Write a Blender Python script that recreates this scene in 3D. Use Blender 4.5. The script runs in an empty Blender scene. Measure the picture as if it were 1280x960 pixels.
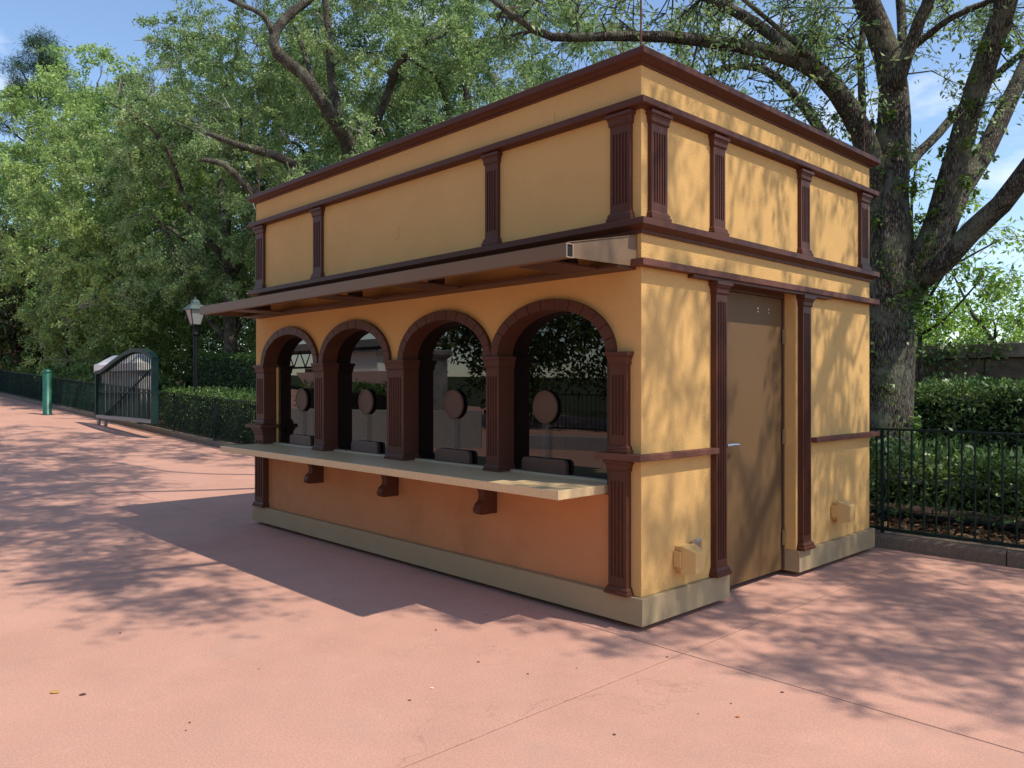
import bpy, bmesh, math, random
import numpy as np
from mathutils import Vector, Matrix

S = bpy.context.scene
R = math.radians
random.seed(7)
rng = np.random.default_rng(7)

# ------------------------------------------------------------ camera
cam_d = bpy.data.cameras.new('camera')
cam = bpy.data.objects.new('camera', cam_d)
S.collection.objects.link(cam)
cam_d.sensor_width = 36.0
cam_d.lens = 27.8
cam_d.clip_end = 2000
cam.location = (2.906, -3.844, 1.5)
FWD = Vector((-0.7247, 0.6891, 0))
cam.rotation_euler = FWD.to_track_quat('-Z', 'Y').to_euler()
S.camera = cam

# ------------------------------------------------------------ light
SUN = Vector((0.63, 0.19, 1.0)).normalized()      # towards the sun
elev = math.asin(SUN.z)
az = math.atan2(SUN.x, SUN.y)
W = bpy.data.worlds.new('World')
S.world = W
W.use_nodes = True
nt = W.node_tree
nt.nodes.clear()
wo = nt.nodes.new('ShaderNodeOutputWorld')
bg = nt.nodes.new('ShaderNodeBackground')
sky = nt.nodes.new('ShaderNodeTexSky')
sky.sky_type = 'NISHITA'
sky.sun_disc = False
sky.sun_elevation = elev
sky.sun_rotation = az
sky.air_density = 1.0
sky.dust_density = 0.3
sky.ozone_density = 2.2
tc = nt.nodes.new('ShaderNodeTexCoord')
mp = nt.nodes.new('ShaderNodeMapping')
mp.inputs['Scale'].default_value = (1.0, 1.0, 2.6)
mp.inputs['Location'].default_value = (0.25, 0.4, 0.1)
nz = nt.nodes.new('ShaderNodeTexNoise')
nz.inputs['Scale'].default_value = 3.2
nz.inputs['Detail'].default_value = 8
nz.inputs['Roughness'].default_value = 0.58
cr = nt.nodes.new('ShaderNodeValToRGB')
cr.color_ramp.elements[0].position = 0.57
cr.color_ramp.elements[1].position = 0.78
mx = nt.nodes.new('ShaderNodeMix')
mx.data_type = 'RGBA'
mx.inputs[7].default_value = (5.6, 5.8, 6.2, 1)
nt.links.new(tc.outputs['Generated'], mp.inputs['Vector'])
nt.links.new(mp.outputs[0], nz.inputs['Vector'])
nt.links.new(nz.outputs['Fac'], cr.inputs['Fac'])
nt.links.new(cr.outputs['Color'], mx.inputs[0])
nt.links.new(sky.outputs[0], mx.inputs[6])
nt.links.new(mx.outputs[2], bg.inputs['Color'])
bg.inputs['Strength'].default_value = 0.15
nt.links.new(bg.outputs[0], wo.inputs['Surface'])

sun_d = bpy.data.lights.new('sun', 'SUN')
sun_d.energy = 3.25
sun_d.angle = R(0.45)
sun_d.color = (1.0, 0.92, 0.80)
sun_o = bpy.data.objects.new('sun', sun_d)
sun_o.rotation_euler = SUN.to_track_quat('Z', 'Y').to_euler()
sun_o.location = (10, 5, 20)
S.collection.objects.link(sun_o)

S.view_settings.view_transform = 'Standard'
S.view_settings.look = 'None'
S.view_settings.exposure = 0.52
S.view_settings.gamma = 1
S.cycles.max_bounces = 7
S.cycles.transparent_max_bounces = 8
S.cycles.diffuse_bounces = 4
S.cycles.glossy_bounces = 3
S.cycles.transmission_bounces = 3


# ------------------------------------------------------------ helpers
def tag(o, label=None, cat=None, group=None, kind=None):
    if label: o['label'] = label
    if cat: o['category'] = cat
    if group: o['group'] = group
    if kind: o['kind'] = kind
    return o


def empty(name, loc=(0, 0, 0), rz=0, **k):
    o = bpy.data.objects.new(name, None)
    o.empty_display_size = 0.2
    o.location = loc
    o.rotation_euler = (0, 0, rz)
    S.collection.objects.link(o)
    return tag(o, **k)


def link(name, me, parent=None, loc=None, rz=0, **k):
    o = bpy.data.objects.new(name, me)
    S.collection.objects.link(o)
    if parent is not None: o.parent = parent
    if loc is not None: o.location = loc
    if rz: o.rotation_euler = (0, 0, rz)
    return tag(o, **k)


def T(x):
    """height of the ground: level round the kiosk, climbing gently to the far left"""
    t = (-x - 13.0)
    s = 1.2
    v = s * (math.log1p(math.exp(min(t / s, 30))) if t / s < 30 else t / s)
    return 0.042 * min(v, 60)


class MB:
    def __init__(s): s.v = []; s.f = []

    def add(s, vs, fs):
        b = len(s.v)
        s.v += [tuple(p) for p in vs]
        s.f += [tuple(i + b for i in f) for f in fs]

    def box(s, x0, x1, y0, y1, z0, z1):
        s.add([(x0, y0, z0), (x1, y0, z0), (x1, y1, z0), (x0, y1, z0), (x0, y0, z1), (x1, y0, z1), (x1, y1, z1), (x0, y1, z1)],
              [(0, 3, 2, 1), (4, 5, 6, 7), (0, 1, 5, 4), (1, 2, 6, 5), (2, 3, 7, 6), (3, 0, 4, 7)])

    def prism(s, poly, y0, y1, axis='y'):
        """poly: list of 2-D points; extruded along axis"""
        n = len(poly)
        def P(p, t):
            if axis == 'y': return (p[0], t, p[1])
            if axis == 'x': return (t, p[0], p[1])
            return (p[0], p[1], t)
        s.add([P(p, y0) for p in poly] + [P(p, y1) for p in poly],
              [tuple(range(n))[::-1], tuple(range(n, 2 * n))] + [(i, (i + 1) % n, n + (i + 1) % n, n + i) for i in range(n)])

    def loft(s, rects):
        """rects: list of (x0,x1,y0,y1,z) bottom to top"""
        vs = []
        for x0, x1, y0, y1, z in rects: vs += [(x0, y0, z), (x1, y0, z), (x1, y1, z), (x0, y1, z)]
        n = len(rects)
        fs = [(3, 2, 1, 0), tuple(4 * (n - 1) + i for i in range(4))]
        for k in range(n - 1):
            for i in range(4):
                j = (i + 1) % 4
                fs.append((4 * k + i, 4 * k + j, 4 * k + 4 + j, 4 * k + 4 + i))
        s.add(vs, fs)

    def tube(s, pts, rad, n=8, cap=True, jit=0.0):
        pts = [Vector(p) for p in pts]
        if not hasattr(rad, '__len__'): rad = [rad] * len(pts)
        b = len(s.v)
        prev = None
        for k, p in enumerate(pts):
            d = (pts[min(k + 1, len(pts) - 1)] - pts[max(k - 1, 0)])
            if d.length < 1e-9: d = Vector((0, 0, 1))
            d.normalize()
            if prev is None:
                u = d.orthogonal().normalized()
            else:
                u = (prev - d * prev.dot(d))
                u = u.normalized() if u.length > 1e-6 else d.orthogonal().normalized()
            prev = u
            w = d.cross(u)
            for i in range(n):
                a = 2 * math.pi * i / n
                r = rad[k] * (1 + (random.uniform(-jit, jit) if jit else 0))
                s.v.append(tuple(p + (u * math.cos(a) + w * math.sin(a)) * r))
        for k in range(len(pts) - 1):
            for i in range(n):
                j = (i + 1) % n
                s.f.append((b + k * n + i, b + k * n + j, b + (k + 1) * n + j, b + (k + 1) * n + i))
        if cap:
            s.f.append(tuple(b + i for i in range(n))[::-1])
            s.f.append(tuple(b + (len(pts) - 1) * n + i for i in range(n)))

    def lathe(s, prof, c=(0, 0), n=16):
        """prof: (r, z) pairs"""
        b = len(s.v)
        for r, z in prof:
            for i in range(n):
                a = 2 * math.pi * i / n
                s.v.append((c[0] + r * math.cos(a), c[1] + r * math.sin(a), z))
        for k in range(len(prof) - 1):
            for i in range(n):
                j = (i + 1) % n
                s.f.append((b + k * n + i, b + k * n + j, b + (k + 1) * n + j, b + (k + 1) * n + i))
        s.f.append(tuple(b + i for i in range(n))[::-1])
        s.f.append(tuple(b + (len(prof) - 1) * n + i for i in range(n)))

    def ring(s, x0, x1, y0, y1, prof):
        """sweep a closed (p,z) profile round a rectangle; p = how far it stands out"""
        n = len(prof)
        vs = []
        for cx, cy, sx, sy in ((x0, y0, -1, -1), (x1, y0, 1, -1), (x1, y1, 1, 1), (x0, y1, -1, 1)):
            for p, z in prof: vs.append((cx + sx * p, cy + sy * p, z))
        fs = []
        for k in range(4):
            k2 = (k + 1) % 4
            for i in range(n):
                j = (i + 1) % n
                fs.append((k * n + i, k2 * n + i, k2 * n + j, k * n + j))
        s.add(vs, fs)

    def mesh(s, name, m, smooth=False, bevel=0):
        me = bpy.data.meshes.new(name)
        me.from_pydata(s.v, [], s.f)
        bm = bmesh.new(); bm.from_mesh(me)
        bmesh.ops.recalc_face_normals(bm, faces=bm.faces)
        if bevel:
            ed = [e for e in bm.edges if len(e.link_faces) == 2 and e.calc_face_angle(0) > R(35)]
            bmesh.ops.bevel(bm, geom=ed, offset=bevel, segments=2, affect='EDGES', profile=0.6, clamp_overlap=True)
        bm.to_mesh(me); bm.free()
        if smooth:
            for p in me.polygons: p.use_smooth = True
        if m: me.materials.append(m)
        me.update()
        return me

    def build(s, name, m, parent=None, smooth=False, bevel=0, loc=None, rz=0, **k):
        return link(name, s.mesh(name, m, smooth, bevel), parent, loc, rz, **k)


def bx(name, m, parent, *a, bevel=0.003, **k):
    b = MB(); b.box(*a)
    return b.build(name, m, parent, bevel=bevel, **k)


# ------------------------------------------------------------ materials
def mat(name, col, rough=0.6, var=0.08, vscale=3.0, bump=0.0, bscale=80.0, spec=0.5, col2=None, metal=0.0, stain=None, detail=6):
    m = bpy.data.materials.new(name)
    m.use_nodes = True
    n = m.node_tree; L = n.links
    p = n.nodes['Principled BSDF']
    p.inputs['Roughness'].default_value = rough
    p.inputs['Metallic'].default_value = metal
    p.inputs['Specular IOR Level'].default_value = spec
    t = n.nodes.new('ShaderNodeTexCoord')
    no = n.nodes.new('ShaderNodeTexNoise')
    no.inputs['Scale'].default_value = vscale
    no.inputs['Detail'].default_value = detail
    no.inputs['Roughness'].default_value = 0.62
    L.new(t.outputs['Object'], no.inputs['Vector'])
    r = n.nodes.new('ShaderNodeValToRGB')
    r.color_ramp.elements[0].position = 0.3
    r.color_ramp.elements[1].position = 0.7
    c = Vector(col)
    a = c * (1 - var); b = c * (1 + var)
    if col2: b = Vector(col2)
    r.color_ramp.elements[0].color = (*a, 1)
    r.color_ramp.elements[1].color = (*b, 1)
    L.new(no.outputs['Fac'], r.inputs['Fac'])
    out = r.outputs['Color']
    if stain:
        scol, sscale, lo, hi = stain
        n2 = n.nodes.new('ShaderNodeTexNoise')
        n2.inputs['Scale'].default_value = sscale
        n2.inputs['Detail'].default_value = 9
        n2.inputs['Roughness'].default_value = 0.7
        L.new(t.outputs['Object'], n2.inputs['Vector'])
        r2 = n.nodes.new('ShaderNodeValToRGB')
        r2.color_ramp.elements[0].position = lo
        r2.color_ramp.elements[1].position = hi
        L.new(n2.outputs['Fac'], r2.inputs['Fac'])
        x = n.nodes.new('ShaderNodeMix'); x.data_type = 'RGBA'
        L.new(r2.outputs['Color'], x.inputs[0])
        L.new(out, x.inputs[6])
        x.inputs[7].default_value = (*scol, 1)
        out = x.outputs[2]
    L.new(out, p.inputs['Base Color'])
    if bump:
        n3 = n.nodes.new('ShaderNodeTexNoise')
        n3.inputs['Scale'].default_value = bscale
        n3.inputs['Detail'].default_value = 4
        L.new(t.outputs['Object'], n3.inputs['Vector'])
        bp = n.nodes.new('ShaderNodeBump')
        bp.inputs['Strength'].default_value = bump
        bp.inputs['Distance'].default_value = 0.01
        L.new(n3.outputs['Fac'], bp.inputs['Height'])
        L.new(bp.outputs[0], p.inputs['Normal'])
    return m


def leafmat(name, cols, rough=0.5, trans=0.33, spec=0.35, patch=0.35):
    """colour varies leaf by leaf and branch by branch"""
    m = bpy.data.materials.new(name)
    m.use_nodes = True
    n = m.node_tree; L = n.links
    n.nodes.clear()
    o = n.nodes.new('ShaderNodeOutputMaterial')
    p = n.nodes.new('ShaderNodeBsdfPrincipled')
    tr = n.nodes.new('ShaderNodeBsdfTranslucent')
    mxs = n.nodes.new('ShaderNodeMixShader')
    g = n.nodes.new('ShaderNodeNewGeometry')
    t = n.nodes.new('ShaderNodeTexCoord')
    no = n.nodes.new('ShaderNodeTexNoise')
    no.inputs['Scale'].default_value = patch
    no.inputs['Detail'].default_value = 3
    L.new(t.outputs['Object'], no.inputs['Vector'])
    ma = n.nodes.new('ShaderNodeMath'); ma.operation = 'MULTIPLY_ADD'
    L.new(g.outputs['Random Per Island'], ma.inputs[0])
    ma.inputs[1].default_value = 0.75
    mb = n.nodes.new('ShaderNodeMath'); mb.operation = 'MULTIPLY_ADD'
    L.new(no.outputs['Fac'], mb.inputs[0]); mb.inputs[1].default_value = 1.3; mb.inputs[2].default_value = -0.50
    L.new(mb.outputs[0], ma.inputs[2])
    r = n.nodes.new('ShaderNodeValToRGB')
    while len(r.color_ramp.elements) < len(cols): r.color_ramp.elements.new(0.5)
    for i, c in enumerate(cols):
        r.color_ramp.elements[i].position = i / (len(cols) - 1)
        r.color_ramp.elements[i].color = (*c, 1)
    L.new(ma.outputs[0], r.inputs['Fac'])
    L.new(r.outputs['Color'], p.inputs['Base Color'])
    hs = n.nodes.new('ShaderNodeHueSaturation')
    hs.inputs['Hue'].default_value = 0.485
    hs.inputs['Saturation'].default_value = 1.1
    hs.inputs['Value'].default_value = 1.5
    L.new(r.outputs['Color'], hs.inputs['Color'])
    L.new(hs.outputs[0], tr.inputs['Color'])
    p.inputs['Roughness'].default_value = rough
    p.inputs['Specular IOR Level'].default_value = spec
    mxs.inputs[0].default_value = trans
    L.new(p.outputs[0], mxs.inputs[1]); L.new(tr.outputs[0], mxs.inputs[2])
    L.new(mxs.outputs[0], o.inputs['Surface'])
    return m


def barkmat(name, c1, c2, lichen=None, scale=1.0):
    m = bpy.data.materials.new(name)
    m.use_nodes = True
    n = m.node_tree; L = n.links
    p = n.nodes['Principled BSDF']
    p.inputs['Roughness'].default_value = 0.9
    p.inputs['Specular IOR Level'].default_value = 0.2
    t = n.nodes.new('ShaderNodeTexCoord')
    mp = n.nodes.new('ShaderNodeMapping')
    mp.inputs['Scale'].default_value = (38 * scale, 38 * scale, 9 * scale)
    L.new(t.outputs['Object'], mp.inputs['Vector'])
    vo = n.nodes.new('ShaderNodeTexVoronoi')
    vo.feature = 'DISTANCE_TO_EDGE'
    vo.inputs['Scale'].default_value = 1.0
    no = n.nodes.new('ShaderNodeTexNoise')
    no.inputs['Scale'].default_value = 3.0
    no.inputs['Detail'].default_value = 5
    L.new(mp.outputs[0], no.inputs['Vector'])
    vm = n.nodes.new('ShaderNodeVectorMath'); vm.operation = 'MULTIPLY_ADD'
    L.new(no.outputs['Color'], vm.inputs[0]); vm.inputs[1].default_value = (0.9, 0.9, 0.9)
    L.new(mp.outputs[0], vm.inputs[2])
    L.new(vm.outputs[0], vo.inputs['Vector'])
    r = n.nodes.new('ShaderNodeValToRGB')
    r.color_ramp.elements[0].position = 0.02
    r.color_ramp.elements[1].position = 0.35
    r.color_ramp.elements[0].color = (*c1, 1)
    r.color_ramp.elements[1].color = (*c2, 1)
    L.new(vo.outputs['Distance'], r.inputs['Fac'])
    out = r.outputs['Color']
    if lichen:
        n2 = n.nodes.new('ShaderNodeTexNoise')
        n2.inputs['Scale'].default_value = 2.6
        n2.inputs['Detail'].default_value = 8
        n2.inputs['Roughness'].default_value = 0.7
        L.new(t.outputs['Object'], n2.inputs['Vector'])
        r2 = n.nodes.new('ShaderNodeValToRGB')
        r2.color_ramp.elements[0].position = 0.48
        r2.color_ramp.elements[1].position = 0.68
        L.new(n2.outputs['Fac'], r2.inputs['Fac'])
        x = n.nodes.new('ShaderNodeMix'); x.data_type = 'RGBA'
        L.new(r2.outputs['Color'], x.inputs[0]); L.new(out, x.inputs[6])
        x.inputs[7].default_value = (*lichen, 1)
        out = x.outputs[2]
    L.new(out, p.inputs['Base Color'])
    bp = n.nodes.new('ShaderNodeBump')
    bp.inputs['Strength'].default_value = 1.0
    bp.inputs['Distance'].default_value = 0.03
    L.new(vo.outputs['Distance'], bp.inputs['Height'])
    L.new(bp.outputs[0], p.inputs['Normal'])
    return m


M = {}
M['yellow'] = mat('yellow_stucco', (0.66, 0.395, 0.142), 0.8, 0.05, 2.0, 0.55, 130, 0.2, stain=((0.55, 0.335, 0.125), 1.1, 0.56, 0.95))
M['orange'] = mat('terracotta_panel', (0.52, 0.235, 0.10), 0.7, 0.06, 2.0, 0.2, 120, 0.2, stain=((0.40, 0.165, 0.07), 1.6, 0.5, 0.8))
M['brown'] = mat('brown_trim', (0.092, 0.033, 0.019), 0.5, 0.10, 5.0, 0.08, 60, 0.22)
M['brown_dark'] = mat('dark_brown_reveal', (0.05, 0.022, 0.017), 0.5, 0.10, 5.0, 0, 60, 0.3)
M['ledgebrown'] = mat('weathered_brown_ledge', (0.135, 0.054, 0.036), 0.6, 0.2, 9.0, 0.2, 70, 0.2)
M['plinth'] = mat('taupe_plinth', (0.37, 0.275, 0.155), 0.6, 0.05, 2.5, 0.12, 120, 0.2, stain=((0.29, 0.21, 0.115), 2.4, 0.58, 0.9))
M['counter'] = mat('beige_counter', (0.68, 0.485, 0.26), 0.34, 0.08, 60.0, 0.0, 60, 0.35)
M['sill'] = mat('beige_sill', (0.44, 0.36, 0.24), 0.4, 0.06, 8.0)
M['metalbrown'] = mat('taupe_metal', (0.185, 0.118, 0.066), 0.5, 0.04, 3.0, 0.0, 60, 0.25)
M['metaldark'] = mat('dark_brown_metal', (0.075, 0.035, 0.024), 0.5, 0.08, 4.0)
M['metaledge'] = mat('pale_metal_edge', (0.36, 0.26, 0.19), 0.5, 0.04, 4.0)
M['door'] = mat('brown_door', (0.142, 0.082, 0.036), 0.55, 0.06, 2.0, 0.04, 100, 0.2)
M['doorframe'] = mat('dark_door_frame', (0.085, 0.038, 0.022), 0.5, 0.08, 4.0)
M['steel'] = mat('brushed_steel', (0.55, 0.54, 0.52), 0.3, 0.05, 20, metal=1.0)
M['yplastic'] = mat('yellow_plastic', (0.62, 0.39, 0.15), 0.4, 0.03, 3.0, spec=0.4)
M['soffit'] = mat('canopy_soffit', (0.34, 0.20, 0.08), 0.6, 0.08, 4.0)
M['disc'] = mat('brown_disc', (0.105, 0.058, 0.038), 0.45, 0.05, 6.0, spec=0.25)
M['cover'] = mat('brown_cover', (0.09, 0.042, 0.032), 0.38, 0.06, 6.0)
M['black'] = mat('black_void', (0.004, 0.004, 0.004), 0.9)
M['concrete'] = mat('pink_concrete', (0.58, 0.318, 0.236), 0.85, 0.07, 0.9, 0.25, 190, 0.12, stain=((0.46, 0.250, 0.186), 0.55, 0.48, 0.78), detail=12)


def weather_concrete(m):
    """fine grain, grey scuffing and a few hairline cracks"""
    n = m.node_tree; L = n.links
    p = n.nodes['Principled BSDF']
    src_ = p.inputs['Base Color'].links[0].from_socket
    t = n.nodes.new('ShaderNodeTexCoord')
    def noise(scale, det, lo, hi, rough=.6):
        a = n.nodes.new('ShaderNodeTexNoise'); a.inputs['Scale'].default_value = scale; a.inputs['Detail'].default_value = det; a.inputs['Roughness'].default_value = rough
        L.new(t.outputs['Object'], a.inputs['Vector'])
        r = n.nodes.new('ShaderNodeValToRGB'); r.color_ramp.elements[0].position = lo; r.color_ramp.elements[1].position = hi
        L.new(a.outputs['Fac'], r.inputs['Fac']); return a, r.outputs['Color']
    def mix(fac, a, col, blend='MIX', k=1.0):
        x = n.nodes.new('ShaderNodeMix'); x.data_type = 'RGBA'; x.blend_type = blend
        if k != 1.0:
            q = n.nodes.new('ShaderNodeMath'); q.operation = 'MULTIPLY'; L.new(fac, q.inputs[0]); q.inputs[1].default_value = k; fac = q.outputs[0]
        L.new(fac, x.inputs[0]); L.new(a, x.inputs[6]); x.inputs[7].default_value = (*col, 1); return x.outputs[2]
    _, g1 = noise(95, 3, .42, .62)
    c = mix(g1, src_, (0.72, 0.70, 0.70), 'MULTIPLY', .55)
    _, g2 = noise(1.7, 12, .50, .72, .75)
    c = mix(g2, c, (0.36, 0.255, 0.20), 'MIX', .38)
    _, g4 = noise(9, 10, .60, .70, .7)
    c = mix(g4, c, (0.62, 0.42, 0.33), 'MIX', .30)
    wn, _ = noise(1.1, 6, 0, 1)
    vm = n.nodes.new('ShaderNodeVectorMath'); vm.operation = 'MULTIPLY_ADD'
    L.new(wn.outputs['Color'], vm.inputs[0]); vm.inputs[1].default_value = (1.6, 1.6, 1.6); L.new(t.outputs['Object'], vm.inputs[2])
    vo = n.nodes.new('ShaderNodeTexVoronoi'); vo.feature = 'DISTANCE_TO_EDGE'; vo.inputs['Scale'].default_value = .42
    L.new(vm.outputs[0], vo.inputs['Vector'])
    r = n.nodes.new('ShaderNodeValToRGB'); r.color_ramp.elements[0].position = 0; r.color_ramp.elements[1].position = .0035
    r.color_ramp.elements[0].color = (1, 1, 1, 1); r.color_ramp.elements[1].color = (0, 0, 0, 1)
    L.new(vo.outputs['Distance'], r.inputs['Fac'])
    _, mk = noise(.5, 2, .52, .60)
    q = n.nodes.new('ShaderNodeMath'); q.operation = 'MULTIPLY'; L.new(r.outputs['Color'], q.inputs[0]); L.new(mk, q.inputs[1])
    c = mix(q.outputs[0], c, (0.22, 0.13, 0.10), 'MIX', .40)
    L.new(c, p.inputs['Base Color'])


weather_concrete(M['concrete'])
M['bedding'] = mat('joint_bedding', (0.025, 0.016, 0.013), 0.95)
M['kerb'] = mat('aggregate_kerb', (0.20, 0.155, 0.115), 0.9, 0.5, 110, 1.0, 160, 0.2)
M['kerbpale'] = mat('pale_wall_stone', (0.33, 0.31, 0.29), 0.9, 0.3, 40, 0.5, 60, 0.2)
M['mulch'] = mat('mulch', (0.045, 0.028, 0.018), 0.95, 0.5, 14, 1.0, 30, 0.1)
M['grass'] = mat('ground_earth', (0.05, 0.055, 0.022), 0.95, 0.4, 2, 0.5, 12, 0.1)
M['ironblack'] = mat('black_green_iron', (0.012, 0.024, 0.020), 0.6, 0.2, 6, spec=0.12)
M['irongreen'] = mat('dark_green_iron', (0.009, 0.030, 0.026), 0.6, 0.2, 6, spec=0.2)
M['gatepale'] = mat('gate_rail_grey', (0.23, 0.21, 0.19), 0.5, 0.1, 6)
M['bollard'] = mat('green_bollard', (0.008, 0.10, 0.062), 0.4, 0.25, 5, spec=0.5, stain=((0.008, 0.055, 0.04), 3.0, 0.5, 0.62))
M['white'] = mat('lit_pale_render', (0.88, 0.82, 0.75), 0.8, 0.06, 3.0, 0.3, 60, 0.2)  # pale render whitened further so the pillar looks sunlit; also boat hull
M['greystone'] = mat('mottled_grey_stone', (0.22, 0.21, 0.20), 0.9, 0.45, 3.5, 0.5, 30, 0.2)
M['pillarface'] = mat('mottled_pillar_face', (0.42, 0.39, 0.36), 0.9, 0.35, 3.5, 0.5, 30, 0.2)
M['wallstone'] = mat('old_wall_stone', (0.15, 0.105, 0.075), 0.9, 0.3, 5, 0.9, 30, 0.2)
M['wallcap'] = mat('old_wall_coping', (0.22, 0.17, 0.13), 0.9, 0.3, 5, 0.6, 30, 0.2)
M['lampblack'] = mat('lamp_black', (0.009, 0.010, 0.011), 0.5, 0.1, 5, spec=0.15)
M['lamproof'] = mat('lamp_verdigris', (0.05, 0.08, 0.075), 0.5, 0.3, 14)
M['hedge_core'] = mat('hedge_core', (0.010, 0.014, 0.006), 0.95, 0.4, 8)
M['deadwood'] = mat('dead_grey_wood', (0.34, 0.31, 0.27), 0.9, 0.15, 4, spec=0.1)
M['moss'] = mat('spanish_moss', (0.22, 0.22, 0.17), 0.95, 0.25, 4, spec=0.1)
M['oak_bark'] = barkmat('oak_bark', (0.022, 0.016, 0.012), (0.22, 0.185, 0.145), (0.21, 0.21, 0.14))
M['bark_brown'] = barkmat('brown_bark', (0.035, 0.024, 0.018), (0.12, 0.085, 0.06), (0.16, 0.15, 0.11), 1.4)
M['oak_leaf'] = leafmat('oak_leaves', [(0.073, 0.126, 0.058), (0.157, 0.264, 0.095), (0.29, 0.413, 0.161), (0.484, 0.575, 0.273)])
M['olive_leaf'] = leafmat('olive_leaves', [(0.084, 0.155, 0.06), (0.191, 0.308, 0.107), (0.324, 0.452, 0.146), (0.476, 0.595, 0.212)])
M['shade_leaf'] = leafmat('shade_darkened_leaves', [(0.024, 0.047, 0.024), (0.054, 0.101, 0.039), (0.107, 0.17, 0.061), (0.179, 0.238, 0.097)])  # greens darkened so rear foliage reads as shaded gaps between front clumps
M['mag_leaf'] = leafmat('magnolia_leaves', [(0.017, 0.036, 0.011), (0.035, 0.07, 0.02), (0.07, 0.112, 0.028), (0.21, 0.105, 0.042)], 0.3, 0.12)
M['pine_leaf'] = leafmat('pine_needles', [(0.023, 0.052, 0.018), (0.039, 0.085, 0.029), (0.065, 0.117, 0.039)], 0.6, 0.15)
M['hedge_leaf'] = leafmat('hedge_leaves', [(0.029, 0.058, 0.014), (0.058, 0.113, 0.026), (0.118, 0.2, 0.044), (0.218, 0.309, 0.073)], 0.4, 0.25)
M['shrub_leaf'] = leafmat('glossy_shrub_leaves', [(0.027, 0.057, 0.018), (0.06, 0.12, 0.03), (0.135, 0.21, 0.06), (0.255, 0.33, 0.12)], 0.38, 0.22, 0.4, 1.5)
M['bright_leaf'] = leafmat('bright_green_leaves', [(0.081, 0.162, 0.027), (0.162, 0.297, 0.047), (0.27, 0.432, 0.081), (0.378, 0.54, 0.121)], 0.45, 0.45)
M['dry_leaf'] = leafmat('dry_leaves', [(0.07, 0.035, 0.018), (0.15, 0.08, 0.04), (0.27, 0.16, 0.08), (0.38, 0.25, 0.14)], 0.6, 0.15, 0.2, 3)


def panemat():
    m = bpy.data.materials.new('dark_glass')
    m.use_nodes = True
    p = m.node_tree.nodes['Principled BSDF']
    p.inputs['Base Color'].default_value = (0.002, 0.002, 0.002, 1)
    p.inputs['Roughness'].default_value = 0.0
    p.inputs['IOR'].default_value = 1.75
    return m


def clearmat():
    m = bpy.data.materials.new('clear_acrylic')
    m.use_nodes = True
    n = m.node_tree; n.nodes.clear()
    o = n.nodes.new('ShaderNodeOutputMaterial')
    a = n.nodes.new('ShaderNodeBsdfTransparent'); a.inputs[0].default_value = (0.9, 0.9, 0.9, 1)
    b = n.nodes.new('ShaderNodeBsdfPrincipled'); b.inputs['Base Color'].default_value = (0.5, 0.48, 0.46, 1); b.inputs['Roughness'].default_value = 0.15
    x = n.nodes.new('ShaderNodeMixShader'); x.inputs[0].default_value = 0.05
    n.links.new(a.outputs[0], x.inputs[1]); n.links.new(b.outputs[0], x.inputs[2]); n.links.new(x.outputs[0], o.inputs[0])
    return m


M['pane'] = panemat()
M['clear'] = clearmat()


def frostmat():
    m = bpy.data.materials.new('lamp_glass')
    m.use_nodes = True
    p = m.node_tree.nodes['Principled BSDF']
    p.inputs['Base Color'].default_value = (0.30, 0.29, 0.27, 1)
    p.inputs['Roughness'].default_value = 0.15
    return m


M['lampglass'] = frostmat()

# ------------------------------------------------------------ ground
JX, JY, SL = 0.37, -0.12, 4.82
def sheet(name, xs, ys, zoff, m, label, parent=None):
    b = MB()
    nx, ny = len(xs), len(ys)
    vs = [(x, y, T(x) + zoff) for x in xs for y in ys]
    fs = [(i * ny + j, (i + 1) * ny + j, (i + 1) * ny + j + 1, i * ny + j + 1) for i in range(nx - 1) for j in range(ny - 1)]
    b.add(vs, fs)
    return b.build(name, m, parent, kind='structure', label=label)


xs = [-900, -300, -130] + [-90 + 2.5 * i for i in range(34)] + [20, 60, 200, 900]
sheet('ground', xs, [-900, -200, -60, -20, 0, 20, 60, 200, 900], -0.09, M['grass'], 'earth ground reaching the horizon beyond paving and beds')
pav = sheet('pavement', [-90 + 1.5 * i for i in range(71)], [-19.4, -10, 0, 3.62], -0.045, M['bedding'], 'pink concrete plaza paved in large slabs')


def slab(x0, x1, y0, y1):
    g = 0.0045
    x0 += g; x1 -= g; y0 += g; y1 -= g
    n = 6
    b = MB()
    e = 0.0015
    rows = []
    xsn = [x0, x0 + e] + [x0 + e + (x1 - x0 - 2 * e) * i / n for i in range(1, n)] + [x1 - e, x1]
    prof = [(y0, -0.044), (y0, -e), (y0 + e, 0), (y1 - e, 0), (y1, -e), (y1, -0.044)]
    vs = []
    for i, x in enumerate(xsn):
        endd = -e if i in (0, len(xsn) - 1) else 0
        for y, z in prof: vs.append((x, y, T(x) + min(z, z if z < -0.01 else z + endd)))
    k = len(prof)
    fs = [(i * k + j, (i + 1) * k + j, (i + 1) * k + j + 1, i * k + j + 1) for i in range(len(xsn) - 1) for j in range(k - 1)]
    fs += [tuple(range(k)), tuple((len(xsn) - 1) * k + j for j in range(k))[::-1]]
    b.add(vs, fs)
    b.build('concrete_slab', M['concrete'], pav)


ix = [JX + SL * i for i in range(-17, 4)]
iy = [JY - SL * i for i in range(4, -1, -1)] + [3.60]
for i in range(len(ix) - 1):
    for j in range(len(iy) - 1): slab(ix[i], ix[i + 1], iy[j], iy[j + 1])

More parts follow.
